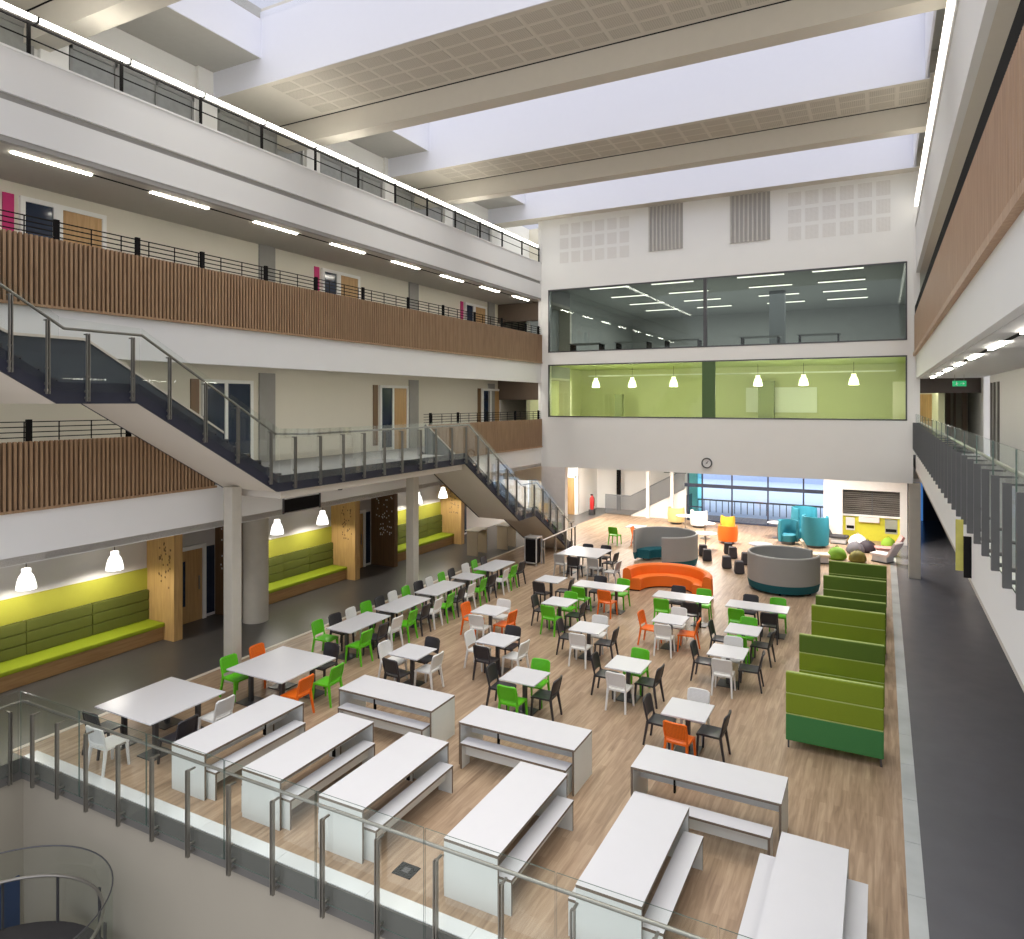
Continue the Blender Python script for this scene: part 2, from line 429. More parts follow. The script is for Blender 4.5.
# corner pier joining the end wall
struct('wall_back_left_pier', M().box(XL - .15, XL + .02, YB - .02, YB + .5, 3.45, 14.7), W_WALL)

# gallery doors and pilasters
dn = [4]
def gallery_door(y, zf, second):
    d = thing('door_%d' % dn[0], '', 'door', (XLW, y, zf)); dn[0] += 1
    d['kind'] = 'structure'; del d['label']; del d['category']
    x = XLW
    h = 2.3
    if second:
        obj('coloured_panel', M().box(x, x + .03, y, y + .22, zf + .3, zf + h + .1), MAGENTA, d)
        obj('window', M().box(x, x + .04, y + .42, y + 1.0, zf + .1, zf + h), PANE_D, d)
        lf = obj('leaf', M().box(x, x + .05, y + 1.2, y + 2.1, zf, zf + h), DOORW, d)
        obj('handle', M().box(x + .05, x + .09, y + 1.3, y + 1.33, zf + .9, zf + 1.3), STEEL, lf)
        f = M()
        for a in (y + .32, y + 1.0, y + 2.1): f.box(x, x + .08, a, a + (.2 if a == y + 1.0 else .1), zf, zf + h)
        f.box(x, x + .08, y + .32, y + 2.2, zf + h, zf + h + .1)
    else:
        obj('coloured_panel', M().box(x, x + .03, y - .12, y + .14, zf + .2, zf + h + .1), DKPINE, d)
        obj('window', M().box(x, x + .04, y + .3, y + .95, zf + .1, zf + h), PANE_D, d)
        obj('leaf', M().box(x, x + .05, y + 1.07, y + 1.85, zf, zf + h), PANE_D if y < 15 else DOORW, d)
        f = M()
        for a in (y + .22, y + .95, y + 1.85): f.box(x, x + .08, a, a + .1, zf, zf + h)
        f.box(x, x + .08, y + .22, y + 1.95, zf + h, zf + h + .1)
    obj('frame', f, W_WALL, d)
for y in (8.1, 17.25, 26.2): gallery_door(y, L2, True)
for y in (12.75, 20.35, 27.8): gallery_door(y, L1, False)
for y in (14.95, 22.4, 28.6):
    struct('trim_pilaster', M().box(XLW, XLW + .06, y, y + .6, L2, 11.06), CONC_G)
    struct('trim_pilaster', M().box(XLW, XLW + .06, y, y + .6, L1, 7.26), CONC_G)
# third floor window strip
for i, y in enumerate((5.2, 9.2, 13.2, 17.2, 21.2, 25.2)):
    d = thing('window_%d' % (i + 1), '', 'w', (XLW, y, L3)); d['kind'] = 'structure'; del d['label']; del d['category']
    obj('pane', M().box(XLW, XLW + .04, y + .3, y + 3.5, L3 + .1, L3 + 2.3), PANE_G, d)
    f = M()
    for k in range(4): f.box(XLW, XLW + .08, y + .25 + k * 1.06, y + .31 + k * 1.06, L3, L3 + 2.4)
    f.box(XLW, XLW + .08, y + .25, y + 3.5, L3 + 2.3, L3 + 2.4)
    obj('frame', f, GREYFR, d)
    struct('trim_window_pier', M().box(XLW, XLW + .12, y + 3.6, y + 4.2, L3, 15.4), W_WALL)

# slatted timber balustrades
def slats(label, x, y0, y1, z0, z1, side, grp, pitch=.09, mt=None):
    """side +1: faces +x, -1 faces -x"""
    t = thing('slatted_balustrade', label, 'balustrade', (x, (y0 + y1) / 2, z0), grp)
    m = M(); n = int((y1 - y0) / pitch)
    for i in range(n):
        ya = y0 + i * pitch
        m.box(x if side > 0 else x - .05, x + .065 if side > 0 else x, ya, ya + .046, z0 + .04, z1)
    obj('slat_screen', m, mt or SLAT, t)
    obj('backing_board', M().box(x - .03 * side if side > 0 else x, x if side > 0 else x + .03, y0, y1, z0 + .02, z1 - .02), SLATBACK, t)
    obj('bottom_rail', M().box(x - .04, x + .075, y0, y1, z0, z0 + .05) if side > 0 else M().box(x - .06, x + .04, y0, y1, z0, z0 + .05), mt or SLAT, t)
    return t
def guard(label, x, y0, y1, z0, ps, grp, h=.38):
    t = thing('guard_rail', label, 'railing', (x, (y0 + y1) / 2, z0), grp)
    for k in range(4): obj('rail', M().box(x - .012, x + .012, y0, y1, z0 + .06 + k * .095, z0 + .078 + k * .095), BLACK, t)
    for y in ps: obj('post', M().box(x - .03, x + .03, y - .05, y + .05, z0 - .1, z0 + h + .02, .01), BLACK, t)
    y = y0 + .5
    while y < y1: obj('baluster', M().box(x - .008, x + .008, y - .008, y + .008, z0, z0 + h - .03), BLACK, t); y += .62
    return t
slats('oak slatted balustrade running the length of the upper left gallery', XL, Y0, YB - .02, 8.16, 9.47, 1, 'slatted balustrades')
guard('thin black guard rail on top of the upper left slatted balustrade', XL - .06, Y0, YB - .02, 9.47, [3.9, 5.9, 7.85, 9.5, 11.1, 13.0, 14.8, 16.8, 19.1, 21.2, 23.4, 25.6, 27.8, 29.1], 'black guard rails')
slats('oak slatted balustrade of the lower left gallery, left of the stair flight', XL, Y0, 11.4, 4.40, 5.68, 1, 'slatted balustrades')
guard('thin black guard rail above the lower left slats near the stair', XL - .06, Y0, 11.4, 5.68, [3.5, 5.4, 7.36, 9.3, 11.2], 'black guard rails')
slats('short oak slatted balustrade of the lower left gallery, right of the landing', XL, 20.0, YB - .02, 4.33, 5.62, 1, 'slatted balustrades')
guard('thin black guard rail above the short oak slats by the end wall', XL - .06, 20.0, YB - .02, 5.62, [20.4, 22.2, 24.4, 26.8, 29.1], 'black guard rails')
# top gallery: handrail light and posts
def third_rail(x, ys, label, lab2, xo):
    t = thing('guard_rail', label, 'railing', (x, 15, 12.78), 'top gallery railings')
    for y in ys:
        obj('post', M().box(x - .035, x + .015, y - .03, y + .03, 12.78, 13.40, .01), BLACK, t)
    obj('rail', M().box(x - .02, x + .02, Y0, YB - .25, 13.32, 13.36), BLACK, t)
    obj('lower_rail', M().box(x - .01, x + .01, Y0, YB - .25, 13.05, 13.07), BLACK, t)
    l = thing('linear_light', lab2, 'light', (x + xo, 15, 13.40), 'long strip lights')
    obj('lamp_strip', M().box(x + xo - .05, x + xo + .05, Y0, YB - .6, 13.40, 13.465, .01), LED, l)
    y = 2.
    while y < YB - .7: obj('clip', M().box(x + xo - .055, x + xo + .055, y, y + .05, 13.37, 13.475), STEEL_D, l); y += 1.8
third_rail(XL + .02, [3.7, 5.5, 7.32, 9.1, 11.0, 12.8, 14.7, 16.5, 18.3, 20.1, 21.9, 23.7, 25.5, 27.3, 29.0], 'black railing posts along the top left gallery parapet', 'long bright strip light along the top of the left side', .06)

# corridor linear lamps
tl = thing('linear_lamp', '', 'light', (0, 0, 0), 'gallery corridor lamps')
obj('tube', M().box(-.04, .04, 0, 1.5, -.04, 0, .008), TUBE, tl)
obj('track', M().box(-.035, .035, 1.5, 2.9, -.02, 0), BLACK, tl)
tp = Proto(tl)
ORD = ['first', 'second', 'third', 'fourth', 'fifth', 'sixth', 'seventh', 'eighth', 'ninth']
for k, y in enumerate([7.28, 10.1, 13.0, 15.85, 18.8, 21.7, 24.6, 27.4]):
    tp.put((-14.33, y, 11.072), 0, 'glowing linear ceiling lamp in the upper left gallery, %s from the left' % ORD[k], 'upper left corridor lamps')
def strip(x, y, z, e=16):
    l = bpy.data.lights.new('corridor_strip_light', 'AREA'); l.shape = 'RECTANGLE'; l.size = .1; l.size_y = 1.5; l.energy = e; l.color = (1, .95, .84)
    lo = bpy.data.objects.new('corridor_strip_light', l); col.objects.link(lo); lo.location = (x, y, z)
for y in [4.4, 7.28, 10.1, 13.0, 15.85, 18.8, 21.7, 24.6, 27.4]: strip(-14.06, y + .75, 7.44)
strip(-14.33, 5.1, 11.02)

# ------------------------------------------------------------------ right side galleries
struct('wall_right_first_fascia', M().box(XR, XR + .12, 3., YB, 3.96, 4.66), W_FASC)
struct('floor_right_first', M().box(XR + .12, XRW, 3., 36, 3.98, L1), GALFLOOR)
struct('ceiling_right_ground', M().box(XR, XRW, 3., 46, 3.90, 3.96), GAL_CEIL)
struct('wall_right_second_fascia', M().box(XR, XR + .12, 2., YB, 7.25, 8.16), W_FASC)
struct('floor_right_second', M().box(XR + .12, XRW, 2., 36, 7.40, L2), GALFLOOR)
struct('ceiling_right_first', M().box(XR + .12, XRW, 2., 36, 7.24, 7.40), mat('pale_gallery_ceiling', (.60, .60, .60), .8))
struct('wall_right_third_fascia', M().box(XR, XR + .12, 2., YB, 11.06, 12.78).box(XR - .03, XR + .12, 2., YB, 12.72, 12.80), W_FASC)
struct('floor_right_third', M().box(XR + .12, XRW, 2., 36, 11.2, L3), GALFLOOR)
struct('ceiling_right_second', M().box(XR + .12, XRW, 2., 36, 11.06, 11.2), W_CEIL)
struct('wall_right_ground', M().box(XRW, XRW + .2, 3., 46, 0, 3.98), mat('grey_wall_paint', (.35, .35, .36), .8))
struct('wall_right_first', M().box(XRW, XRW + .2, 2., 27.0, L1, 7.25).box(XRW, XRW + .2, 28.6, 36, L1, 7.25), mat('pale_grey_wall', (.66, .65, .63), .8, noise=.02))
struct('wall_right_second', M().box(XRW, XRW + .2, 2., 36, L2, 11.06), W_WALL)
struct('wall_right_third', M().box(XRW, XRW + .2, 2., 36, L3, 15.4), W_WALL)
struct('trim_right_bulkhead', M().box(XR + .12, XRW, 29.3, 29.6, 6.72, 7.25), mat('dark_brown_bulkhead', (.07, .055, .045), .7))
struct('wall_right_first_end', M().box(.4, 6, 33.5, 33.7, L1, 7.25), CREAM)
d = thing('door_%d' % dn[0], '', 'door', (1.4, 33.4, L1)); d['kind'] = 'structure'; del d['label']; del d['category']; dn[0] += 1
obj('leaf', M().box(1.05, 1.85, 33.42, 33.5, L1, L1 + 2.1), DOORW, d)
obj('vision_panel', M().box(1.12, 1.3, 33.40, 33.42, L1 + .6, L1 + 1.8), PANE_D, d)
for i, (y, w) in enumerate(((26.4, .12), (25.7, .2), (24.9, .25))):
    struct('trim_right_mullion', M().box(XRW - .05, XRW, y, y + w, L1, 7.0), mat('mullion_grey', (.12, .11, .1), .5))
m = M()
for k in range(4): m.box(2.0 + k * .28, 2.06 + k * .28 + (.1 if k % 2 else 0), 33.3, 33.5, L1, 6.9)
struct('trim_right_end_posts', m, mat('brown_posts', (.45, .34, .26), .6))
slats('oak boarded balustrade of the upper right gallery, close to the camera', XR, 2., YB - .02, 8.16, 9.50, -1, 'slatted balustrades', .075, SLAT_R)
tag(obj('guard_rail', M().box(XR - .03, XR + .03, 2., YB - .02, 9.50, 9.84), BLACK), 'black capping rail along the top of the upper right oak balustrade', 'railing', 'black guard rails')
tag(obj('trim_strip', M().box(XR - .09, XR + .02, 2., YB - .02, 8.06, 8.17), SLAT_R), 'oak ledge along the foot of the upper right balustrade', 'ledge')
l = thing('linear_light', 'long bright strip light along the top of the right side', 'light', (XR, 15, 13.4), 'long strip lights')
obj('lamp_strip', M().box(XR - .05, XR + .05, 2., YB - .3, 13.38, 13.56, .01), LED_R, l)
obj('carrier', M().box(XR + .05, XR + .11, 2., YB - .1, 12.80, 13.62), W_FASC, l)
for i in range(7):
    tp.put((1.50, 26.2 - i * 2.9, 7.252), 0, 'glowing linear ceiling lamp in the right gallery, %s from its far end' % ORD[i], 'right corridor lamps')
for y in (4.5, 7.4, 30.5): strip(1.5, y, 7.2)  # last one is an unseen light added to brighten the far corridor end
for i in range(8): strip(1.60, 4.7 + i * 2.9, 11.02)
# exit sign
t = thing('exit_sign', 'green hanging exit sign with white running figure in the right gallery', 'sign', (2.1, 25.5, 6.88))
obj('sign_face', M().box(1.92, 2.28, 25.48, 25.52, 6.88, 7.05, .005), emit('exit_green', (.02, .42, .16), .5), t)
fig = M()
fig.tube([(2.02, 25.47, 7.015), (2.03, 25.47, 7.015)], .015, 8)
fig.bar((2.03, 25.475, 6.99), (2.015, 25.475, 6.945), .022, .006).bar((2.015, 25.475, 6.945), (2.05, 25.475, 6.91), .014, .006).bar((2.015, 25.475, 6.945), (1.975, 25.475, 6.915), .014, .006).bar((2.03, 25.475, 6.985), (2.07, 25.475, 6.965), .012, .006)
fig.bar((2.11, 25.475, 6.965), (2.19, 25.475, 6.965), .022, .006).prism([(2.19, 6.93), (2.24, 6.965), (2.19, 7.0)], 'Y', 25.472, 25.478)
obj('pictogram', fig, PAPER, t)
obj('hanger', M().tube([(1.98, 25.5, 7.04), (1.98, 25.5, 7.24)], .006, 6).tube([(2.22, 25.5, 7.04), (2.22, 25.5, 7.24)], .006, 6), STEEL, t)

# ------------------------------------------------------------------ glass balustrades
def post(m, base, top, out, arm, dep=.05):
    """flat twin-blade steel post: base and top points, outward vector, arm to the rail"""
    bx, by, bz = base; tx, ty, tz = top
    for q in (-.02, .02):
        if abs(out[0]) > .5: m.box(bx - dep / 2, bx + dep / 2, by + q - .006, by + q + .006, bz, tz)
        else: m.box(bx + q - .006, bx + q + .006, by - dep / 2, by + dep / 2, bz, tz)
    m.bar((tx, ty, tz - .012), (tx - out[0] * arm, ty - out[1] * arm, tz - .012), .03, .02)
    for z in (bz + .06, bz + .17):
        m.tube([(bx, by, z), (bx - out[0] * .11, by - out[1] * .11, z)], .022, 8)
    m.tube([(bx, by, bz + .42), (bx - out[0] * .07, by - out[1] * .07, bz + .42)], .018, 8)

# foreground balustrade along the edge of the hall floor
t = thing('glass_balustrade', 'glass and steel balustrade in the foreground along the hall floor edge', 'balustrade', (-7, 7.1, 0), 'glass balustrades')
obj('handrail', M().tube([(-13.76, Y0, 1.0), (-13.76, 7.08, 1.0), (-13.74, 7.16, 1.0), (-13.66, 7.18, 1.0), (.3, 7.15, 1.0)], .024, 10), STEEL, t, True)
xs = [-13.18, -12.44, -11.63, -10.78, -9.95, -9.13, -8.26, -7.40, -6.50, -5.60, -4.72, -3.83, -2.95, -2.05, -1.15, -.25]
for x in xs:
    m = M(); post(m, (x, 7.03, -.36), (x, 7.03, .93), (0, -1, 0), .13); obj('post', m, STEEL, t)
for y in (6.9, 6.0, 5.1, 4.2, 3.3, 2.4):
    m = M(); post(m, (-13.62, y, -.36), (-13.62, y, .93), (1, 0, 0), .13); obj('post', m, STEEL, t)
x = -13.68
for k in range(8):
    obj('glass_panel', M().box(x + .01, x + 1.74, 7.094, 7.106, -.22, 1.22, edge=1), [GL, GLEDGE], t); x += 1.75
y = 7.08
for k in range(4):
    obj('glass_panel', M().box(-13.706, -13.694, y - 1.49, y - .01, -.22, 1.22, edge=1), [GL, GLEDGE], t); y -= 1.5

# right first floor balustrade
t = thing('glass_balustrade', 'glass balustrade with close steel posts along the right gallery', 'balustrade', (XR, 16, L1), 'glass balustrades')
obj('handrail', M().tube([(XR + .14, 3., 5.68), (XR + .14, YB - .05, 5.68)], .024, 8), STEEL, t, True)
y = 4.0
while y < YB - .2:
    m = M(); post(m, (XR - .07, y, 4.70), (XR - .07, y, 5.66), (-1, 0, 0), .19, .07)
    obj('post', m, STEEL_P, t); y += .76
y = 3.2
while y < YB - 1.0:
    obj('glass_panel', M().box(XR - .02, XR - .008, y, y + 1.48, 4.68, 5.98, edge=1), [GL_R, GLEDGE], t); y += 1.5

# ------------------------------------------------------------------ staircase (left)
SO, SI = -12.0, -13.80
BOT = [(3.0, 8.04), (4.03, 8.04), (6.8, 6.37), (8.23, 6.37), (11.57, 4.38), (19.65, 4.38), (23.5, 1.95), (24.9, 1.95), (28.25, -.02)]
def off(p, dz): return [(y, z + dz) for y, z in p]
def strg(pts, th=.36, endflat=True):
    top = off(pts, th)
    return pts + top[::-1]
st = thing('staircase', 'straight staircase with navy stringers and glass sides rising along the left gallery', 'staircase', (-12.9, 16, 0))
obj('outer_stringer', M().prism(strg(BOT + [(28.6, -.02)]), 'X', SO - .06, SO), NAVY, st)
obj('inner_stringer', M().prism(strg(BOT[:5]), 'X', SI, SI + .06), NAVY, st)
obj('inner_stringer', M().prism(strg(BOT[5:] + [(28.6, -.02)]), 'X', SI, SI + .06), NAVY, st)
sof = BOT[:5]
obj('upper_soffit', M().prism(BOT[:5] + off(BOT[:5], .12)[::-1], 'X', SI + .06, SO - .06), BEIGE, st)
obj('lower_soffit', M().prism(BOT[5:] + off(BOT[5:], .12)[::-1], 'X', SI + .06, SO - .06), BEIGE, st)
obj('landing_slab', M().box(SI - .05, SO - .12, 11.75, 19.6, 4.20, 4.40), BEIGE, st)
obj('landing', M().box(SI - .2, SO - .06, 12.0, 19.76, 4.40, L1 + .004), GALFLOOR, st)
def flight(y0, z0, y1, z1):
    n = max(2, round((z0 - z1) / .17)); m = M(); dy = (y1 - y0) / n; dz = (z0 - z1) / n
    for i in range(n):
        m.box(SI + .06, SO - .06, y0 + i * dy, y0 + (i + 1) * dy + .02, z0 - (i + 1) * dz - .045, z0 - (i + 1) * dz).box(SI + .06, SO - .06, y0 + i * dy, y0 + i * dy + .02, z0 - (i + 1) * dz, z0 - i * dz - .045)
    return m
obj('steps', flight(4.3, 8.34, 7.1, 6.63), STEP, st)
obj('steps', flight(8.5, 6.63, 12.0, L1), STEP, st)
obj('steps', flight(19.75, L1, 23.85, 2.2), STEP, st)
obj('steps', flight(25.15, 2.2, 28.6, 0.06), STEP, st)
obj('half_landing', M().box(SI + .06, SO - .06, 6.9, 8.35, 6.49, 6.63), STEP, st)
obj('half_landing', M().box(SI + .06, SO - .06, 23.5, 25.0, 2.07, 2.2), STEP, st)
RAIL = [(3.0, 9.70), (3.6, 9.66), (6.89, 7.62), (8.28, 7.62), (11.5, 5.69), (12.4, 5.65), (19.8, 5.65), (23.6, 3.28), (24.95, 3.24), (28.2, 1.22), (28.7, 1.15)]
obj('outer_handrail', M().tube([(SO + .0, y, z) for y, z in RAIL], .026, 8), STEEL, st, True)
obj('inner_handrail', M().tube([(SI + .1, y, z) for y, z in RAIL[:5]], .026, 8), STEEL, st, True)
obj('inner_handrail', M().tube([(SI + .1, y, z) for y, z in RAIL[6:]], .026, 8), STEEL, st, True)
def interp(P, y):
    for (a, za), (b, zb) in zip(P, P[1:]):
        if a <= y <= b: return za + (zb - za) * (y - a) / (b - a)
    return P[-1][1]
YP = [3.4, 4.3, 5.2, 6.05, 6.6, 7.25, 8.06, 8.8, 9.6, 10.4, 11.3, 12.03, 12.85, 13.66, 14.47, 15.31, 16.1, 17.0, 17.8, 18.7, 19.55, 20.3, 21.0, 21.7, 22.4, 23.1, 23.8, 24.6, 25.4, 26.1, 26.8, 27.5, 28.3]
for y in YP:
    zb = interp(BOT, y); zt = interp(RAIL, y)
    m = M(); post(m, (SO + .07, y, max(.02, zb + .04)), (SO + .07, y, zt - .06), (1, 0, 0), .1); obj('post', m, STEEL, st)
def glass_run(ys, x, zlo, zhi):
    for a, b in zip(ys, ys[1:]):
        a2, b2 = a + .012, b - .012
        obj('glass_panel', M().prism([(a2, interp(BOT, a2) + zlo), (b2, interp(BOT, b2) + zlo), (b2, interp(RAIL, b2) + zhi), (a2, interp(RAIL, a2) + zhi)], 'X', x, x + .012), GL_S, st)
glass_run([3.4, 4.6, 5.7, 6.8, 8.23, 9.35, 10.46, 11.57, 12.6, 13.8, 15.0, 16.2, 17.4, 18.6, 19.7, 20.7, 21.7, 22.6, 23.5, 24.9, 26.0, 27.1, 28.2], SO + .03, .2, .12)
def parapet(ys):
    top = [(y, interp(RAIL, y) - .03) for y in ys]; bot = [(y, interp(BOT, y) + .30) for y in ys]
    obj('inner_parapet', M().prism(bot + top[::-1], 'X', SI + .07, SI + .11), PARAPET, st)
    obj('parapet_cap', M().prism(top + off(top, .05)[::-1], 'X', SI + .05, SI + .14), KERB, st)
parapet([3.4, 4.03, 6.8, 6.95, 8.23, 8.35, 10.0, 11.5])
parapet([19.8, 21.0, 22.2, 23.5, 23.7, 24.9, 25.0, 26.6, 28.2])
# vent slot and smoke detector on the fascia below the landing
t = thing('wall_vent', 'dark rectangular vent in the white fascia under the stair landing', 'vent', (XL, 14.2, 3.5))
obj('grille', M().box(XL, XL + .015, 13.55, 14.85, 3.50, 3.84), BLACK, t)
fr = M(); fr.box(XL, XL + .025, 13.5, 13.55, 3.47, 3.87).box(XL, XL + .025, 14.85, 14.9, 3.47, 3.87)
obj('frame', fr, STEEL_D, t)
t = thing('smoke_detector', 'small round detector on the white fascia under the landing', 'detector', (XL + .1, 15.6, 3.9))
obj('body', M().lathe([(0, 0), (.06, 0), (.08, .04), (.08, .09), (0, .09)], (XL + .1, 15.6, 3.88), 16), STEEL_D, t, True)
obj('bracket', M().box(XL, XL + .1, 15.58, 15.62, 3.94, 3.97), STEEL_D, t)

# ------------------------------------------------------------------ end wall with two long windows
ZT = 14.72
WX0, WX1 = -13.51, .81
XE = 1.0
WB = struct('wall_back', M().box(XL + .02, XE, YB, YB + .35, 3.45, 5.72).box(XL + .02, XE, YB, YB + .35, 8.10, 8.65).box(XL + .02, XE, YB, YB + .35, 11.51, ZT)
       .box(XL + .02, WX0, YB, YB + .35, 5.72, 8.10).box(XL + .02, WX0, YB, YB + .35, 8.65, 11.51).box(WX1, XE, YB, YB + .35, 5.72, 8.10).box(WX1, XE, YB, YB + .35, 8.65, 11.51), W_WALL)
struct('wall_back_right', M().box(XE, XR + .13, YB - .05, YB + .35, 4.5, 15.4), W_WALL)
struct('wall_back_ground_left', M().box(XL, -12.67, YB, YB + .3, 0, 3.45), mat('warm_white_wall', (.80, .75, .72), .7))
def end_window(n, z0, z1, gl, mull, mm):
    d = thing('window_%d' % n, '', 'w', (-6.3, YB, z0)); d['kind'] = 'structure'; del d['label']; del d['category']
    f = M(); w = .05
    f.box(WX0, WX1, YB - .01, YB + .12, z0, z0 + w).box(WX0, WX1, YB - .01, YB + .12, z1 - w, z1)
    f.box(WX0, WX0 + w, YB - .01, YB + .12, z0, z1).box(WX1 - w, WX1, YB - .01, YB + .12, z0, z1)
    obj('frame', f, STEEL_D, d)
    obj('mullion', M().box(mull[0], mull[1], YB - .005, YB + .11, z0, z1), mm, d)
    obj('pane', M().box(WX0 + w, mull[0], YB + .04, YB + .055, z0 + w, z1 - w), gl, d)
    obj('pane', M().box(mull[1], WX1 - w, YB + .04, YB + .055, z0 + w, z1 - w), gl, d)
end_window(7, 8.65, 11.51, GL_DK, (-6.50, -6.36), STEEL_D)
end_window(8, 5.72, 8.10, GL_GR, (-6.55, -6.03), mat('green_mullion', (.07, .13, .04), .5))
# louvred vents
for i, (x0, x1) in enumerate(((-8.79, -7.34), (-5.43, -3.90))):
    t = thing('wall_vent', ['left', 'right'][i] + ' of two tall grey louvre vents high on the white end wall', 'vent', ((x0 + x1) / 2, YB, 12.8), 'louvre vents')
    obj('backing', M().box(x0, x1, YB - .02, YB, 12.8, 14.7), mat('vent_grey', (.40, .385, .36), .7), t)
    m = M()
    for k in range(9): m.box(x0 + k * (x1 - x0) / 9, x0 + k * (x1 - x0) / 9 + .06, YB - .06, YB - .02, 12.8, 14.7)
    obj('louvre_set', m, mat('vent_blade', (.56, .54, .50), .6), t)
# acoustic squares
for i, (x0, x1, z0, z1, lab) in enumerate(((-13.0, -9.6, 12.6, 14.5, 'faint perforated square panels high on the left of the end wall'), (-3.3, .35, 12.6, 14.6, 'faint perforated square panels high on the right of the end wall'))):
    m = M(); nx = 6; nz = 3; dx = (x1 - x0) / nx; dz = (z1 - z0) / nz
    for a in range(nx):
        for b in range(nz): m.box(x0 + a * dx + .07, x0 + (a + 1) * dx - .07, YB - .006, YB, z0 + b * dz + .07, z0 + (b + 1) * dz - .07)
    obj('acoustic_panel', m, dots('perforated_white_%d' % i, (.80, .785, .755), (.62, .60, .55), 22, 22), WB)
# clock
t = thing('wall_clock', 'round wall clock with dark rim on the white end wall', 'clock', (-6.35, YB, 3.7))
def disc(y0, y1, r0, r1, c):
    m = M(); seg = 32; pr = [(r0, y0), (r1, y0), (r1, y1), (r0, y1)]
    rings = [[m.b.verts.new((c[0] + r * math.cos(2 * PI * k / seg), y, c[1] + r * math.sin(2 * PI * k / seg))) for r, y in pr] for k in range(seg)]
    for k in range(seg):
        A, B = rings[k], rings[(k + 1) % seg]
        for j in range(4): m._q([A[j], B[j], B[(j + 1) % 4], A[(j + 1) % 4]])
    return m
obj('rim', disc(YB - .06, YB, .17, .215, (-6.35, 3.9)), STEEL_D, t)
obj('face', disc(YB - .03, YB, .001, .175, (-6.35, 3.9)), PAPER, t)
obj('hands', M().bar((-6.35, YB - .04, 3.9), (-6.29, YB - .04, 3.99), .016, .006).bar((-6.35, YB - .04, 3.9), (-6.42, YB - .04, 3.85), .014, .006).box(-6.37, -6.33, YB - .045, YB - .035, 3.88, 3.92), BLACK, t)

# rooms behind the two windows
RM_D = mat('dark_room_paint', (.37, .385, .365), .8, noise=.1)
RM_DC = mat('dark_room_ceiling', (.345, .36, .34), .8, noise=.1)
struct('floor_room_upper', M().box(-14.6, 1.8, YB + .36, 45, 8.3, 8.45), RM_D)
struct('wall_room_upper', M().box(-14.6, 1.8, 45, 45.2, 8.4, 11.9).box(-14.8, -14.6, YB + .36, 45.2, 8.4, 11.9).box(1.8, 2.0, YB + .36, 45.2, 8.4, 11.9), RM_D)
struct('ceiling_room_upper', M().box(-14.6, 1.8, YB + .36, 45, 11.85, 12.0), RM_DC)
lp = thing('ceiling_lamp', '', 'light', (0, 0, 0), 'upper room lamps')
obj('lamp_strip', M().box(-.95, .95, -.07, .07, -.06, -.03), emit('room_lamp', (1, .97, .85), 2.0), lp)
obj('housing', M().box(-1., 1., -.09, .09, -.03, .02), RM_DC, lp)
lpp = Proto(lp)
for gx, lab in ((-11.4, 'left column behind the left pane'), (-8.4, 'right column behind the left pane'), (-4.6, 'left column behind the right pane'), (-1.6, 'right column behind the right pane')):
    for k in range(4):
        lpp.put((gx, 31.6 + k * 3.0, 11.831), 0, 'strip lamp in the upper room, %s, %s row' % (lab, ['nearest', 'second', 'third', 'farthest'][k]), 'upper room lamps')
struct('wall_room_upper_pier', M().box(-4.9, -4.2, 36.5, 37, 8.45, 11.85), mat('room_pier', (.08, .09, .09), .7))
# upper room furniture: a run of dark desks and a beam
for i, x in enumerate((-12.5, -10.2, -7.9, -4.6, -2.3)):
    t = thing('desk', 'dark desk behind the upper window, %s from the left' % ORD[i], 'desk', (x, 31.6, 8.45), 'upper room desks')
    obj('desk_top', M().box(x - .8, x + .8, 31.2, 32.0, 9.15, 9.19), RM_DC, t)
    for a in (-.75, .71):
        obj('leg', M().box(x + a, x + a + .04, 31.25, 31.95, 8.45, 9.15), BLACK, t)
GREEN_R = mat('green_room_paint', (.58, .585, .36), .8, noise=.06, scale=1.)
struct('floor_room_lower', M().box(-14.6, 1.8, YB + .36, 36, 4.6, 4.72), mat('room_carpet', (.25, .27, .18), .9))
struct('wall_room_lower', M().box(-14.6, 1.8, 36, 36.2, 4.7, 8.3).box(-14.8, -14.6, YB + .36, 36.2, 4.7, 8.3).box(1.8, 2.0, YB + .36, 36.2, 4.7, 8.3), GREEN_R)
struct('ceiling_room_lower', M().box(-14.6, 1.8, YB + .36, 36, 8.12, 8.3), mat('green_room_ceiling', (.50, .55, .25), .8))
struct('trim_room_lower', M().box(-5.9, -2.7, 35.9, 36, 5.9, 7.1), W_WALL)
struct('trim_room_posts', M().box(-5.2, -4.5, 35.0, 35.4, 4.7, 7.4).box(-12.2, -11.8, 34.6, 34.9, 4.7, 6.8), mat('room_post', (.22, .24, .12), .7))
struct('trim_room_beam', M().box(-13, .5, 33.0, 33.06, 7.66, 7.72), W_WALL)
p2 = pendant_proto('pendant_lamp', '', .5, 'lower room pendant lamps')
for i, x in enumerate((-12.45, -10.6, -8.6, -4.85, -2.98, -1.04)):
    p2.put((x, 32.6, 7.12), 0, 'glowing white bell pendant behind the green window, %s from the left' % ['first', 'second', 'third', 'fourth', 'fifth', 'sixth'][i])
    l = bpy.data.lights.new('room_lamp_light', 'POINT'); l.energy = 110; l.shadow_soft_size = .2; l.color = (1, .97, .88)
    lo = bpy.data.objects.new('room_lamp_light', l); col.objects.link(lo); lo.location = (x, 32.6, 7.05)
l = bpy.data.lights.new('room_area_light', 'AREA'); l.shape = 'RECTANGLE'; l.size = 12; l.size_y = 10; l.energy = 900
lo = bpy.data.objects.new('room_area_light', l); col.objects.link(lo); lo.location = (-6.3, 37, 11.7)

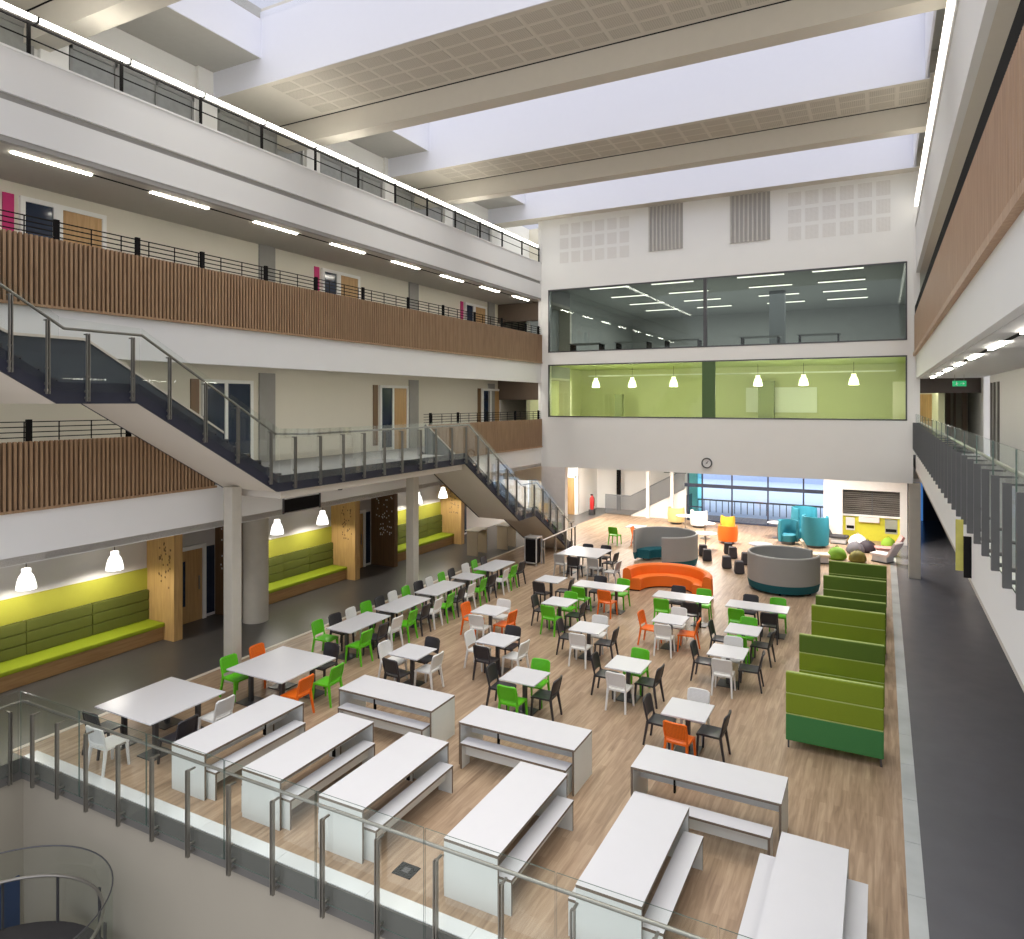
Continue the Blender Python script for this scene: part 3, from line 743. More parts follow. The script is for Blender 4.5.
# ------------------------------------------------------------------ roof
ZC, ZP, ZB, ZG = 15.4, 14.72, 14.08, 16.4
X0R, X1R = -16.5, 3.2
SKX0, SKX1 = -14.4, .98
PERF = None
def perf_ceiling(name, x0, x1, y0, y1, n):
    t = thing('perforated_ceiling_panel', '%s dropped ceiling strip with perforated squares between skylight and beam' % n, 'ceiling panel', ((x0 + x1) / 2, (y0 + y1) / 2, ZP), 'dropped ceiling strips')
    obj('strip', M().box(x0, x1, y0, y1, ZP, ZP + .12), W_CEIL, t)
    m = M(); nx = 24; ny = max(2, round((y1 - y0) / .62)); dx = (x1 - x0) / nx; dy = (y1 - y0 - .3) / ny
    for a in range(3, nx):
        for b in range(ny): m.box(x0 + a * dx + .05, x0 + (a + 1) * dx - .05, y0 + .15 + b * dy + .05, y0 + .15 + (b + 1) * dy - .05, ZP - .006, ZP)
    obj('perforated_squares', m, PERF, t)
PERF = dots('perforated_ceiling', (.60, .56, .485), (.44, .41, .345), 20, 20, .85, .3, 'XY')
bays = [  # drop face y, beam near face y
    (5.7, 8.5), (13.3, 15.6), (21.0, 22.72), (28.7, None)]
nm = ['nearest', 'second', 'third']
for i, (yd, yb) in enumerate(bays):
    if yb is not None:
        perf_ceiling('p', X0R, XE + .1, yd, yb, nm[i])
        tag(obj('roof_beam', M().box(X0R, X1R, yb, yb + .5, ZB, ZG + .3), W_CEIL), '%s deep painted roof beam crossing the atrium' % nm[i], 'beam', 'roof beams')
        y1 = yb
    else: y1 = YB + .4
    # shaft face on the near side of the dropped strip
    struct('wall_skylight_shaft', M().box(SKX0 - .05, SKX1 + .1, yd - .03, yd - .001, ZP - .02, ZG + .2), W_SKY)
    struct('ceiling_roof_strip', M().box(X0R, X1R, yd, y1, ZP + (.13 if yb else 0), ZG + .3), W_CEIL)
    struct('ceiling_roof_edge', M().box(X0R, SKX0 - .05, yd - .03, yd - .001, ZP - .02, ZG + .2), W_SKY)
    if yb: struct('trim_beam_gap', M().box(X0R, XE + .1, yb - .035, yb - .001, ZP - .012, ZP + .02), BLACK)  # black strip painted in for the shadow line between strip and beam
# flat side ceilings at each skylight and the glazing
sk = [(2.0, 5.7), (9.0, 13.3), (16.1, 21.0), (23.22, 28.7)]
for i, (a, b) in enumerate(sk):
    struct('ceiling_side', M().box(X0R, SKX0, a, b, ZC, ZG + .3).box(SKX1 + .05, X1R, a, b, ZC, ZG + .3), G_CEIL)
    struct('wall_skylight_end', M().box(SKX1, SKX1 + .05, a, b, ZP, ZG + .2).box(SKX0 + .001, SKX0 + .04, a, b, ZC - .01, ZG), W_SKY)  # pale lining added so the edge of the side ceiling looks lit
    w = struct('window_%d' % (9 + i), M().box(SKX0, SKX1, a, b, ZG, ZG + .03), glass('skylight_glass_%d' % i, (.97, .97, .98), .15))
struct('wall_bulkhead_left', M().box(-16.9, X0R + .05, Y0, 30, 14.4, ZG + .3), W_CEIL)

# ------------------------------------------------------------------ lobby beyond the end wall
struct('ceiling_lobby', M().box(-18, 1.3, YB + .36, 41, 3.46, 3.6), mat('lobby_ceiling', (.82, .80, .77), .8))
GY = 38.3
d = thing('window_13', '', 'w', (-5.9, GY, 0)); d['kind'] = 'structure'; del d['label']; del d['category']
f = M()
for x in (-9.30, -8.55, -7.0, -5.2, -3.5, -2.46): f.box(x - .035, x + .035, GY - .05, GY + .05, 0, 3.46)
f.box(-9.5, -2.4, GY - .06, GY + .06, 1.82, 2.0).box(-9.3, -2.4, GY - .04, GY + .04, 0, .08).box(-9.3, -2.4, GY - .04, GY + .04, 3.38, 3.46)
f.box(-9.3, -8.55, GY - .04, GY + .04, .72, .78)
obj('frame', f, mat('navy_glazing_frame', (.04, .05, .085), .4), d)
xx = [-9.30, -8.55, -7.0, -5.2, -3.5, -2.46]
TEALG = glass('teal_glazing', (.50, .86, .90), .6)
for a, b in zip(xx, xx[1:]):
    obj('pane', M().box(a + .035, b - .035, GY - .01, GY + .01, .08, 1.82).box(a + .035, b - .035, GY - .01, GY + .01, 2.0, 3.38), TEALG if a == -9.30 else GL_OUT, d)
struct('wall_lobby_pier', M().box(-2.42, -1.9, 36.0, GY + .1, 0, 3.46), mat('pinkish_white_wall', (.80, .74, .70), .7))
struct('wall_lobby_left', M().box(-15.3, -12.4, 40.3, 40.5, 0, 3.46).box(-17, -15.3, 37.2, 37.4, 0, 3.46).box(-15.4, -15.3, 37.2, 40.5, 0, 3.46), W_WALL)
struct('wall_lobby_back', M().box(-12.4, -9.3, 40.3, 40.5, 0, 3.46), W_WALL)
struct('wall_left_ground_far', M().box(-17.8, -16.6, 36, 36.2, 0, 3.46).box(-18, -15.0, 33.0, 33.1, 2.3, 3.46), CREAM)
d = thing('door_%d' % dn[0], '', 'door', (-15.9, 37.1, 0)); d['kind'] = 'structure'; del d['label']; del d['category']
obj('leaf', M().box(-16.25, -15.45, 37.12, 37.2, 0, 2.1), DOORW, d)
obj('frame', M().box(-16.35, -16.25, 37.08, 37.2, 0, 2.2).box(-15.45, -15.35, 37.08, 37.2, 0, 2.2).box(-16.35, -15.35, 37.08, 37.2, 2.1, 2.2), W_WALL, d)
# white ramp with grey barred railing
rp = thing('ramp', 'white sided ramp rising to the right beside the lobby glazing', 'ramp', (-10.8, 38.6, 0))
obj('side_wall', M().prism([(-12.5, 0), (-9.4, 0), (-9.4, 1.72), (-12.5, .06)], 'Y', 38.2, 38.32), W_WALL, rp)
obj('deck', M().prism([(-12.5, 0), (-9.4, 0), (-9.4, 1.3), (-12.5, .04)], 'Y', 38.32, 39.6), GALFLOOR, rp)
rl = thing('barred_railing', 'grey barred railing above the white ramp', 'railing', (-11, 38.3, 0))
GREYBAR = mat('grey_bars', (.15, .165, .18), .5)
m = M()
for i in range(76):
    x = -14.0 + i * .06; zb = max(.05, .06 + (x + 12.5) * .535) if x > -12.5 else .05
    m.box(x, x + .035, 38.14, 38.17, zb, zb + 1.05)
obj('bars', m, GREYBAR, rl)
obj('top_rail', M().tube([(-14.0, 38.155, 1.12), (-12.5, 38.155, 1.12), (-9.45, 38.155, 2.76)], .03, 6), GREYBAR, rl)
for i, x in enumerate((-11.45, -10.1)):
    tag(obj('steel_post', M().box(x - .08, x + .08, 37.88, 38.04, 0, 3.46), W_WALL), ['left', 'right'][i] + ' slim white post in front of the lobby ramp', 'post', 'lobby posts')
tag(obj('steel_post', M().box(-13.9, -13.7, 39.8, 40.0, 0, 3.46), BLACK), 'black post in the white lobby behind the barred railing', 'post')
tag(obj('notice_board', M().box(-11.2, -9.9, 40.26, 40.301, 2.3, 3.3, .01), mat('notice_board_dark', (.10, .14, .11), .7, noise=.8, scale=3)), 'dark green notice board high on the lobby wall behind the ramp', 'board')
t = thing('fire_extinguisher', 'red fire extinguisher standing by the white lobby wall', 'extinguisher', (-14.6, 37.6, 0))
obj('cylinder', M().lathe([(0, 0), (.11, 0), (.12, .04), (.12, .62), (.06, .74), (.03, .78), (0, .78)], (-14.6, 37.6, .3), 16), mat('red_paint', (.5, .02, .02), .4), t, True)
obj('valve', M().box(-14.68, -14.55, 37.58, 37.62, 1.08, 1.16).tube([(-14.6, 37.6, 1.1), (-14.45, 37.6, .95), (-14.46, 37.6, .5)], .015, 6), BLACK, t)
obj('stand', M().box(-14.75, -14.45, 37.45, 37.75, 0, .3, .02), STEEL_D, t)
# niche with dark slatted glazing over a yellow wall
struct('wall_niche', M().box(-1.9, -1.62, 36.0, 36.6, 0, 3.46).box(.72, 1.0, 36.0, 36.6, 0, 3.46).box(-1.62, .72, 36.0, 36.6, 2.36, 3.46).box(-1.9, 1.0, 36.6, 36.7, 0, 3.46), mat('niche_white', (.80, .77, .74), .7))
t = thing('display_window', 'dark slatted glass display above the yellow wall in the white niche', 'window', (-.45, 36.5, 1.1))
obj('glass', M().box(-1.62, .72, 36.5, 36.58, 1.18, 2.36), SCREEN, t)
obj('sill', M().box(-1.62, .72, 36.4, 36.58, 1.10, 1.18), W_WALL, t)
for k in range(12): obj('slat', M().box(-1.62, .72, 36.48, 36.5, 1.24 + k * .093, 1.255 + k * .093), mat('slat_grey', (.22, .2, .18), .5) if k == 0 else bpy.data.materials['slat_grey'], t)
obj('divider', M().box(-.42, -.38, 36.46, 36.5, 1.18, 2.36), STEEL_D, t)
struct('wall_niche_yellow', M().box(-1.62, .72, 36.52, 36.6, 0, 1.10), YELLOW)
for i, (x0, x1, z0, z1) in enumerate(((-1.5, -1.12, .42, 1.02), (.12, .62, .38, 1.04))):
    t = thing('poster', ['white poster with black band at the left of the yellow niche wall', 'grey poster with black and white bands at the right of the yellow niche wall'][i], 'poster', ((x0 + x1) / 2, 36.5, z0), 'niche posters')
    obj('sheet', M().box(x0, x1, 36.50, 36.52, z0, z1), PAPER if i == 0 else mat('poster_grey', (.35, .36, .30), .6), t)
    obj('printed_band', M().box(x0 + .03, x1 - .03, 36.495, 36.50, z0 + .08, z0 + .22), BLACK, t)
tag(obj('shelf', M().box(-.95, -.1, 36.35, 36.52, .85, 1.08, .02), mat('pale_pink', (.80, .70, .68), .6)), 'pale shelf on the yellow niche wall below the display window', 'shelf')
# blue corridor on the right
struct('wall_corridor_end', M().box(.95, 3.2, 44, 44.2, 0, 3.9), mat('dark_corridor_paint', (.05, .05, .06), .7))
tag(obj('blue_light_panel', M().box(1.55, 1.95, 43.93, 43.99, 0, 2.6), emit('blue_glow', (.05, .16, .42), .9)), 'glowing blue panel at the end of the dark right corridor', 'light panel')
struct('wall_corridor_left', M().box(.95, 1.05, 36.7, 44, 0, 3.9), mat('dark_corridor_side', (.07, .07, .075), .7))
# lobby ceiling lamps
for i, (x, y, lab) in enumerate(((-7.6, 36.0, 'left'), (-3.9, 36.0, 'right'), (-11.0, 33.5, 'nearer'))):
    t = thing('ceiling_lamp', '%s round white lamp on the lobby ceiling' % lab, 'light', (x, y, 3.38), 'lobby lamps')
    obj('diffuser', M().lathe([(0, 0), (.42, 0), (.45, .03), (.45, .06)], (x, y, 3.38), 28), DISC, t, True)
    obj('ring', M().lathe([(.45, .02), (.47, .02), (.47, .08), (.45, .08)], (x, y, 3.38), 28), W_WALL, t, True)
for x, y in ((-11.5, 34.5), (-7.6, 34.5), (-3.7, 34.5), (-7, 31.5), (-1.0, 33), (-14.8, 35.5)):
    l = bpy.data.lights.new('lobby_lamp_light', 'AREA'); l.shape = 'DISK'; l.size = .9; l.energy = 230; l.color = (1, .94, .86)
    lo = bpy.data.objects.new('lobby_lamp_light', l); col.objects.link(lo); lo.location = (x, y, 3.36)
# outside
struct('floor_terrace', M().box(-30, 20, 40.5, 70, -.5, -.05), mat('pale_terrace', (.60, .64, .72), .8))
t = thing('terrace_railing', 'dark railing on the terrace outside the lobby glazing', 'railing', (-6, 42, 0))
m = M()
for i in range(24): m.box(-10 + i * .35, -9.96 + i * .35, 42, 42.04, -.05, .62)
obj('bars', m, STEEL_D, t); obj('top_rail', M().box(-10.1, -1.6, 41.96, 42.08, .62, .70), mat('timber_rail', (.2, .17, .13), .6), t)
t = thing('building', 'pale blue building seen through the lobby glazing', 'building', (-8, 62, 0))
obj('facade', M().box(-30, 14, 60, 64, -.1, 7.0), mat('bluish_facade', (.66, .70, .84), .8, noise=.1), t)
m = M()
for i in range(9):
    for k in range(2): m.box(-27 + i * 4.4, -24.5 + i * 4.4, 59.94, 60, .8 + k * 3.2, 2.6 + k * 3.2)
obj('window_rows', m, mat('facade_glass', (.25, .30, .46), .2), t)

# ------------------------------------------------------------------ furniture prototypes
CH = {'green': (.115, .53, .010), 'orange': (.86, .16, .008), 'dark grey': (.030, .028, .034), 'white': (.76, .76, .74), 'pale grey': (.42, .42, .42)}
def chair_proto(cname):
    c = CH[cname]
    b = mat('%s_plastic' % cname.replace(' ', '_'), c, .38, noise=.04)
    pf = dots('%s_perforated_plastic' % cname.replace(' ', '_'), c, tuple(v * (.84 if min(c) > .3 else .6) for v in c), 40, 40, .45, .33)
    t = thing('cafe_chair', '', 'chair', (0, 0, 0), 'cafe chairs')
    def seat(u, v):
        x = (u - .5) * .42; y = -.21 + v * .44
        return (x, y, .445 - .018 * (1 - (2 * u - 1) ** 2) * math.sin(PI * min(1, v * 1.05)) - .02 * max(0, v - .85) / .15)
    obj('seat', M().sheet(seat, 8, 8, .034), b, t, True)
    def back(u, v):
        x = (u - .5) * (.39 + .02 * math.sin(PI * v)); z = .515 + v * .30
        return (x, -.205 - (z - .45) * .22 - .03 * (1 - (2 * u - 1) ** 2), z)
    bk = obj('backrest', M().sheet(back, 8, 6, .014), pf, t, True)
    m = M()
    e = lambda u, v: back(u, v)
    P = [(-.195, -.20, .44)] + [e(0, v) for v in (0, .5, .93)] + [e(u, 1.0) for u in (.08, .3, .5, .7, .92)] + [e(1, v) for v in (.93, .5, 0)] + [(.195, -.20, .44)]
    m.tube(P, .020, 8)
    m.tube([e(u, 0) for u in (0, .25, .5, .75, 1)], .016, 8)
    obj('back_frame', m, b, bk, True)
    for sx in (-1, 1):
        obj('leg', M().bar((sx * .19, .19, .435), (sx * .215, .215, 0), .044, .040, .032, .030), b, t)
        obj('leg', M().bar((sx * .19, -.20, .45), (sx * .215, -.275, 0), .044, .046, .032, .032), b, t)
    return Proto(t)
chairs = {k: chair_proto(k) for k in CH}

def bench_proto():
    t = thing('bench', '', 'bench', (0, 0, 0), 'white benches')
    obj('seat', M().box(-.135, .135, -1., 1., .415, .45, edge=1), [LAM, PLY], t)
    for y in (-1., .965): obj('end_panel', M().box(-.13, .13, y, y + .035, 0, .415, edge=1), [LAM2, PLY], t)
    obj('stretcher', M().box(-.012, .012, -.965, .965, .20, .40), LAM2, t)
    return Proto(t)
benches = bench_proto()
def bench_table_proto():
    t = thing('bench_table', '', 'table', (0, 0, 0), 'white bench tables')
    obj('tabletop', M().box(-.4, .4, -1.1, 1.1, .712, .75, edge=1), [LAM, PLY], t)
    for y in (-1.1, 1.064): obj('end_panel', M().box(-.396, .396, y, y + .036, 0, .712, edge=1), [LAM2, PLY], t)
    obj('stretcher', M().box(-.015, .015, -1.064, 1.064, .42, .70), LAM2, t)
    obj('bracket', M().box(-.05, .05, -.03, .03, .62, .712, .005), BLACK, t)
    obj('bracket', M().box(-.03, .03, .5, .53, .30, .70, .005), BLACK, t)
    return Proto(t)
btab = bench_table_proto()

def pedestal(m, x, y, w=.08, b=.22):
    m.box(x - w / 2, x + w / 2, y - w / 2, y + w / 2, .015, .70, .006)
    return m
def foot(m, x, y, b=.22):
    return m.box(x - b, x + b, y - b, y + b, 0, .018, .006)
def table_proto(name, sx, sy, peds, grp):
    t = thing(name, '', 'table', (0, 0, 0), grp)
    obj('tabletop', M().box(-sx / 2, sx / 2, -sy / 2, sy / 2, .722, .75, .008), LAM, t)
    obj('underframe', M().box(-sx / 2 + .12, sx / 2 - .12, -sy / 2 + .12, sy / 2 - .12, .69, .722), STEEL_D, t)
    for x, y in peds:
        p = obj('pedestal', pedestal(M(), x, y), STEEL_D, t)
        obj('base_plate', foot(M(), x, y), STEEL_D, p)
    return Proto(t)
sq = table_proto('square_table', .8, .8, [(0, 0)], 'square white tables')
lx = table_proto('long_table', 1.62, .74, [(-.5, 0), (.5, 0)], 'back long tables')
ly = table_proto('long_table', .8, 1.6, [(0, -.48), (0, .48)], 'left row tables')
bg = table_proto('large_square_table', 1.6, 1.6, [(-.45, -.45), (.45, -.45), (-.45, .45), (.45, .45)], 'large square tables')

# bench tables
BT = [
 ('a', -10.02, 8.82, 0, 'white bench table, leftmost of the front row along the glass balustrade'),
 ('b', -8.35, 8.80, 0, 'white bench table, second from the left in the front row'),
 ('c', -6.77, 8.78, 0, 'white bench table, third from the left in the front row'),
 ('d', -4.63, 8.78, 0, 'white bench table, fourth from the left, touching a crosswise one behind'),
 ('e', -2.78, 8.76, 0, 'white bench table, second from the right in the front row'),
 ('f', -.77, 8.76, 0, 'white bench table, rightmost of the front row, benches on both sides'),
 ('g', -8.39, 11.12, 1, 'crosswise white bench table, leftmost of three behind the front row'),
 ('h', -5.52, 10.99, 1, 'crosswise white bench table, middle of three behind the front row'),
 ('i', -2.35, 10.93, 1, 'crosswise white bench table, rightmost of three, nearest the green booths')]
for k, x, y, c, lab in BT:
    btab.put((x, y, 0), PI / 2 if c else 0, lab)
BN = [
 (-9.60, 8.80, 0, 'right side of the leftmost front table'), (-10.39, 8.80, 0, 'left side of the leftmost front table'),
 (-7.96, 8.78, 0, 'right side of the second front table'), (-8.72, 8.78, 0, 'left side of the second front table'),
 (-6.355, 8.78, 0, 'right side of the third front table'), (-7.14, 8.78, 0, 'left side of the third front table'),
 (-4.215, 8.76, 0, 'right side of the fourth front table'), (-4.98, 8.80, 0, 'left side of the fourth front table'),
 (-2.30, 8.77, 0, 'right side of the fifth front table'), (-3.20, 8.80, 0, 'left side of the fifth front table'),
 (-.285, 8.74, 0, 'right side of the rightmost front table'), (-1.29, 8.76, 0, 'left side of the rightmost front table'),
 (-8.39, 10.715, 1, 'front of the left crosswise table'), (-5.52, 10.61, 1, 'front of the middle crosswise table'), (-2.35, 10.29, 1, 'front of the right crosswise table')]
for x, y, c, lab in BN:
    benches.put((x, y, 0), PI / 2 if c else 0, 'narrow white bench at the ' + lab)

def ch(cl, x, y, face, where, j=.02):
    rz = {'S': 0, 'N': PI, 'W': -PI / 2, 'E': PI / 2}[face] + random.uniform(-.10, .10)
    chairs[cl].put((x + random.uniform(-j, j), y + random.uniform(-j, j), 0), rz, ('%s chair at the %s' % (cl, where)))
SIDE = {'S': 'near side of ', 'N': 'far side of ', 'W': 'left side of ', 'E': 'right side of '}
D, Wh, G, O = 'dark grey', 'white', 'green', 'orange'
SQ = [
 (-9.43, 13.11, Wh, D, D, Wh, 'square table behind the left crosswise bench table'),
 (-8.11, 14.72, Wh, D, D, Wh, 'square table before the left two-orange-chair table'),
 (-9.43, 16.71, O, Wh, Wh, O, 'square two-orange-chair table near the left row'),
 (-6.53, 13.02, D, G, G, D, 'square two-green-chair table behind the bench tables'),
 (-8.09, 18.33, D, G, G, D, 'square two-green-chair table near the left back table'),
 (-6.51, 16.56, D, Wh, Wh, D, 'square table with two white chairs mid-room'),
 (-4.85, 14.65, D, Wh, G, D, 'square green-and-white-chair table in the middle'),
 (-4.88, 18.21, O, Wh, Wh, O, 'square two-orange-chair table near the middle back table'),
 (-3.16, 12.99, D, O, Wh, D, 'square table with a single orange chair'),
 (-3.09, 16.44, D, Wh, Wh, D, 'square two-white-chair table beside the green booths'),
 (-3.05, 18.20, D, G, G, D, 'square two-green-chair table beside the green booths')]
def cap(s): return 'white ' + s
for x, y, w, s_, n_, e_, lab in SQ:
    sq.put((x, y, 0), 0, cap(lab))
    ch(w, x - .52, y, 'W', SIDE['W'] + lab); ch(s_, x, y - .52, 'S', SIDE['S'] + lab)
    ch(n_, x, y + .52, 'N', SIDE['N'] + lab); ch(e_, x + .45, y, 'E', SIDE['E'] + lab)
sq.put((-9.36, 20.53, 0), 0, 'white small table in front of the far large table')
ch(D, -9.40, 20.02, 'S', 'near side of the small table by the far large table')
ch(D, -8.93, 20.55, 'E', 'right side of the small table by the far large table')
LT = [(-7.67, 20.51, G, O, D, G, 'left'), (-5.13, 20.45, G, D, D, G, 'middle'), (-3.05, 20.44, G, D, D, G, 'right')]
for x, y, s1, s2, n1, n2, w in LT:
    lx.put((x, y, 0), 0, 'white long narrow table, %s of the three at the back' % w)
    lab = 'the %s back long table' % w
    ch(s1, x - .42, y - .50, 'S', 'near left of ' + lab); ch(s2, x + .38, y - .50, 'S', 'near right of ' + lab)
    ch(n1, x - .30, y + .52, 'N', 'far left of ' + lab); ch(n2, x + .45, y + .52, 'N', 'far right of ' + lab)
# left row
RT = [(14.24, 'first'), (16.11, 'second'), (18.0, 'third')]
row = []
for y, w in RT:
    ly.put((-11.91, y, 0), 0, 'white long table, %s from the front in the left row' % w)
    for dy, c_, p in ((-.62, G, 'front'), (0, D, 'middle'), (.62, Wh, 'back')):
        for s_ in 'WE':
            row.append((c_, -11.91 + (-.56 if s_ == 'W' else .50), y + dy, s_, '%s %s of the %s left-row table' % (p, {'W': 'left', 'E': 'right'}[s_], w)))
sq.put((-11.91, 19.62, 0), 0, 'white square table, fourth in the left row')
for s_ in 'WE':
    sx = -11.91 + (-.56 if s_ == 'W' else .50); nn = {'W': 'left', 'E': 'right'}[s_]
    row.append((G, sx, 19.32, s_, 'front %s of the small square table in the left row' % nn))
    row.append((D, sx, 19.92, s_, 'back %s of the small square table in the left row' % nn))
ly.put((-11.88, 21.35, 0), 0, 'white long table, last of the left row, nearest the stair foot')
for s_ in 'WE':
    sx = -11.88 + (-.56 if s_ == 'W' else .50); nn = {'W': 'left', 'E': 'right'}[s_]
    for yy, c_, p in ((20.75, Wh, 'front'), (21.37, G, 'middle'), (21.98, D, 'back')):
        row.append((c_, sx, yy, s_, '%s %s of the last left-row table' % (p, nn)))
for r_ in row: ch(*r_[:4], r_[4], .015)
# large square tables
bg.put((-12.15, 8.79, 0), 0, 'large white square table beside the glass balustrade corner')
bg.put((-11.49, 11.20, 0), 0, 'large white square table beside the front slim column')
bg.put((-9.94, 24.87, 0), 0, 'large white square table farthest back, near the stair foot')
A_ = 'large table beside the front column'
ch(G, -12.42, 10.78, 'W', 'left front of the ' + A_); ch(O, -12.42, 11.60, 'W', 'left back of the ' + A_)
ch(D, -11.25, 12.22, 'N', 'far side of the ' + A_); ch(O, -10.62, 10.75, 'E', 'right front of the ' + A_); ch(G, -10.50, 11.50, 'E', 'right back of the ' + A_)
A_ = 'large table by the balustrade corner'
ch(Wh, -12.0, 7.66, 'S', 'near right of the ' + A_); ch(D, -12.62, 7.98, 'S', 'near left of the ' + A_)
ch(D, -11.12, 8.35, 'E', 'right front of the ' + A_); ch(Wh, -11.25, 9.25, 'E', 'right back of the ' + A_)
A_ = 'far large table near the stair foot'
ch(D, -10.2, 25.6, 'N', 'far left of the ' + A_); ch(D, -9.5, 25.65, 'N', 'far right of the ' + A_)
ch(D, -8.95, 24.9, 'E', 'right side of the ' + A_)
ch('pale grey', -10.45, 23.95, 'S', 'near left of the ' + A_); ch(D, -9.9, 23.75, 'S', 'near middle of the ' + A_); ch('pale grey', -9.15, 23.9, 'S', 'near right of the ' + A_)
ch('pale grey', -8.45, 23.6, 'E', 'front right of the ' + A_)
# lobby chairs
ch(G, -10.62, 30.2, 'S', 'lobby edge beside the left grey pod, alone', .0)
ch(O, -9.6, 30.4, 'W', 'small lobby table behind the left grey pod', .0)
sq.put((-9.9, 31.0, 0), 0, 'white small table in the bright lobby near the green chair')

# ------------------------------------------------------------------ green booths
def booth(x0, x1, y, face, cols, label):
    """back panel stands at y; seat on the +y side when face=1, else on the -y side"""
    t = thing('booth_sofa', label, 'sofa', ((x0 + x1) / 2, y, 0), 'green high-backed booths')
    zs = [.14, .64, 1.02, 1.40]
    for k, n in enumerate(('lower_panel', 'middle_panel', 'upper_panel')):
        obj(n, M().box(x0, x1, y - .05, y + .05, zs[k] + .006, zs[k + 1] - .006, .02), cols[k], t)
    pp_ = M()
    for z in zs[1:3]: pp_.box(x0 + .01, x1 - .01, y - .048, y + .048, z - .01, z + .01)
    pp_.box(x0 + .01, x1 - .01, y - .03, y + .03, 1.395, 1.408)
    obj('piping', pp_, PIPING, t)
    ya, yb_ = (y + .05, y + .68) if face > 0 else (y - .68, y - .05)
    obj('seat', M().box(x0 + .03, x1 - .03, ya, yb_, .22, .46, .04), cols[1], t)
    for xx_ in (x0 + .03, x1 - .06):
        for yy in ((y, y + .62 * face)):
            obj('leg', M().box(xx_, xx_ + .03, yy - .015, yy + .015, 0, .22), STEEL_D, t)
    return t
BX0, BX1 = -1.58, .03
booth(BX0, BX1, 13.97, 1, [BOOTH2, BOOTH1, BOOTH1], 'high-backed booth sofa, nearest, two olive panels over a deep green one')
booth(BX0, BX1 + .02, 16.35, -1, [BOOTH1, BOOTH1, BOOTH3], 'high-backed booth sofa, second from the front, dark moss top panel')
booth(BX0 + .04, BX1 + .04, 18.82, -1, [BOOTH1, BOOTH1, BOOTH1], 'olive green booth sofa, third from the front')
booth(BX0 + .06, BX1 + .06, 19.80, 1, [BOOTH3, BOOTH3, BOOTH3], 'dark moss booth sofa, fourth from the front, just behind the olive third one')
booth(BX0 + .08, BX1 + .08, 22.2, -1, [BOOTH3, BOOTH3, BOOTH3], 'moss green booth sofa, fifth from the front')
booth(BX0 + .10, BX1 + .10, 24.3, -1, [BOOTH2, BOOTH3, BOOTH3], 'moss green booth sofa, farthest back of the row')

# ------------------------------------------------------------------ round sofas and pods
t = thing('curved_sofa', 'orange C-shaped sofa opening towards the camera', 'sofa', (-6.35, 23.2, 0))
c0 = (-6.35, 23.15, 0)
obj('backrest', M().lathe([(1.22, .05), (1.47, .05), (1.50, .12), (1.48, .68), (1.42, .74), (1.30, .75), (1.23, .70), (1.18, .42)], c0, 40, R(-4), R(184), True), ORANGE_U, t, True)
obj('seat', M().lathe([(.86, .05), (1.22, .05), (1.22, .42), (.92, .44), (.86, .40)], c0, 40, R(-4), R(184), True), ORANGE_U, t, True)
obj('plinth', M().lathe([(.92, 0), (1.42, 0), (1.42, .05), (.92, .05)], c0, 40, R(-2), R(182), True), BLACK, t)
def pod(c, r, a0, a1, label, grp):
    t = thing('seating_pod', label, 'pod', c, grp)
    obj('felt_screen', M().lathe([(r - .09, .34), (r, .34), (r, 1.23), (r - .02, 1.25), (r - .07, 1.25), (r - .09, 1.23)], c, 48, a0, a1, True), FELT, t, True)
    obj('base_band', M().lathe([(r - .10, .08), (r - .05, .08), (r + .01, .34), (r - .09, .34)], c, 48, a0, a1, True), TEAL, t, True)
    obj('seat', M().lathe([(r - .62, .1), (r - .1, .1), (r - .1, .44), (r - .58, .46), (r - .62, .42)], c, 40, a0 + .15, a1 - .15, True), TEAL, t, True)
    obj('rim', M().lathe([(r - .06, 1.25), (r - .03, 1.25), (r - .03, 1.262), (r - .06, 1.262)], c, 48, a0, a1, True), mat('pale_piping', (.6, .6, .58), .7), t)
    for k in range(5):
        a = a0 + (a1 - a0) * (k + .5) / 5
        obj('foot', M().box(c[0] + (r - .2) * math.cos(a) - .03, c[0] + (r - .2) * math.cos(a) + .03, c[1] + (r - .2) * math.sin(a) - .03, c[1] + (r - .2) * math.sin(a) + .03, 0, .1), BLACK, t)
    return t
pod((-7.62, 27.55, 0), 1.27, R(-80), R(185), 'round grey felt pod, open front, with teal seat inside, behind the orange sofa', 'grey seating pods')
pod((-3.0, 25.75, 0), 1.17, R(42), R(368), 'round grey felt pod with teal base band, closed side to the camera', 'grey seating pods')
t = thing('round_table', 'small white round table inside the left grey pod', 'table', (-7.35, 27.5, 0))
obj('tabletop', M().lathe([(0, .66), (.36, .66), (.38, .675), (.38, .69), (0, .69)], (-7.35, 27.5, 0), 28), LAM, t, True)
obj('pedestal', M().lathe([(.03, .02), (.03, .66)], (-7.35, 27.5, 0), 12).lathe([(0, 0), (.22, 0), (.22, .02), (0, .03)], (-7.35, 27.5, 0), 20), STEEL, t, True)

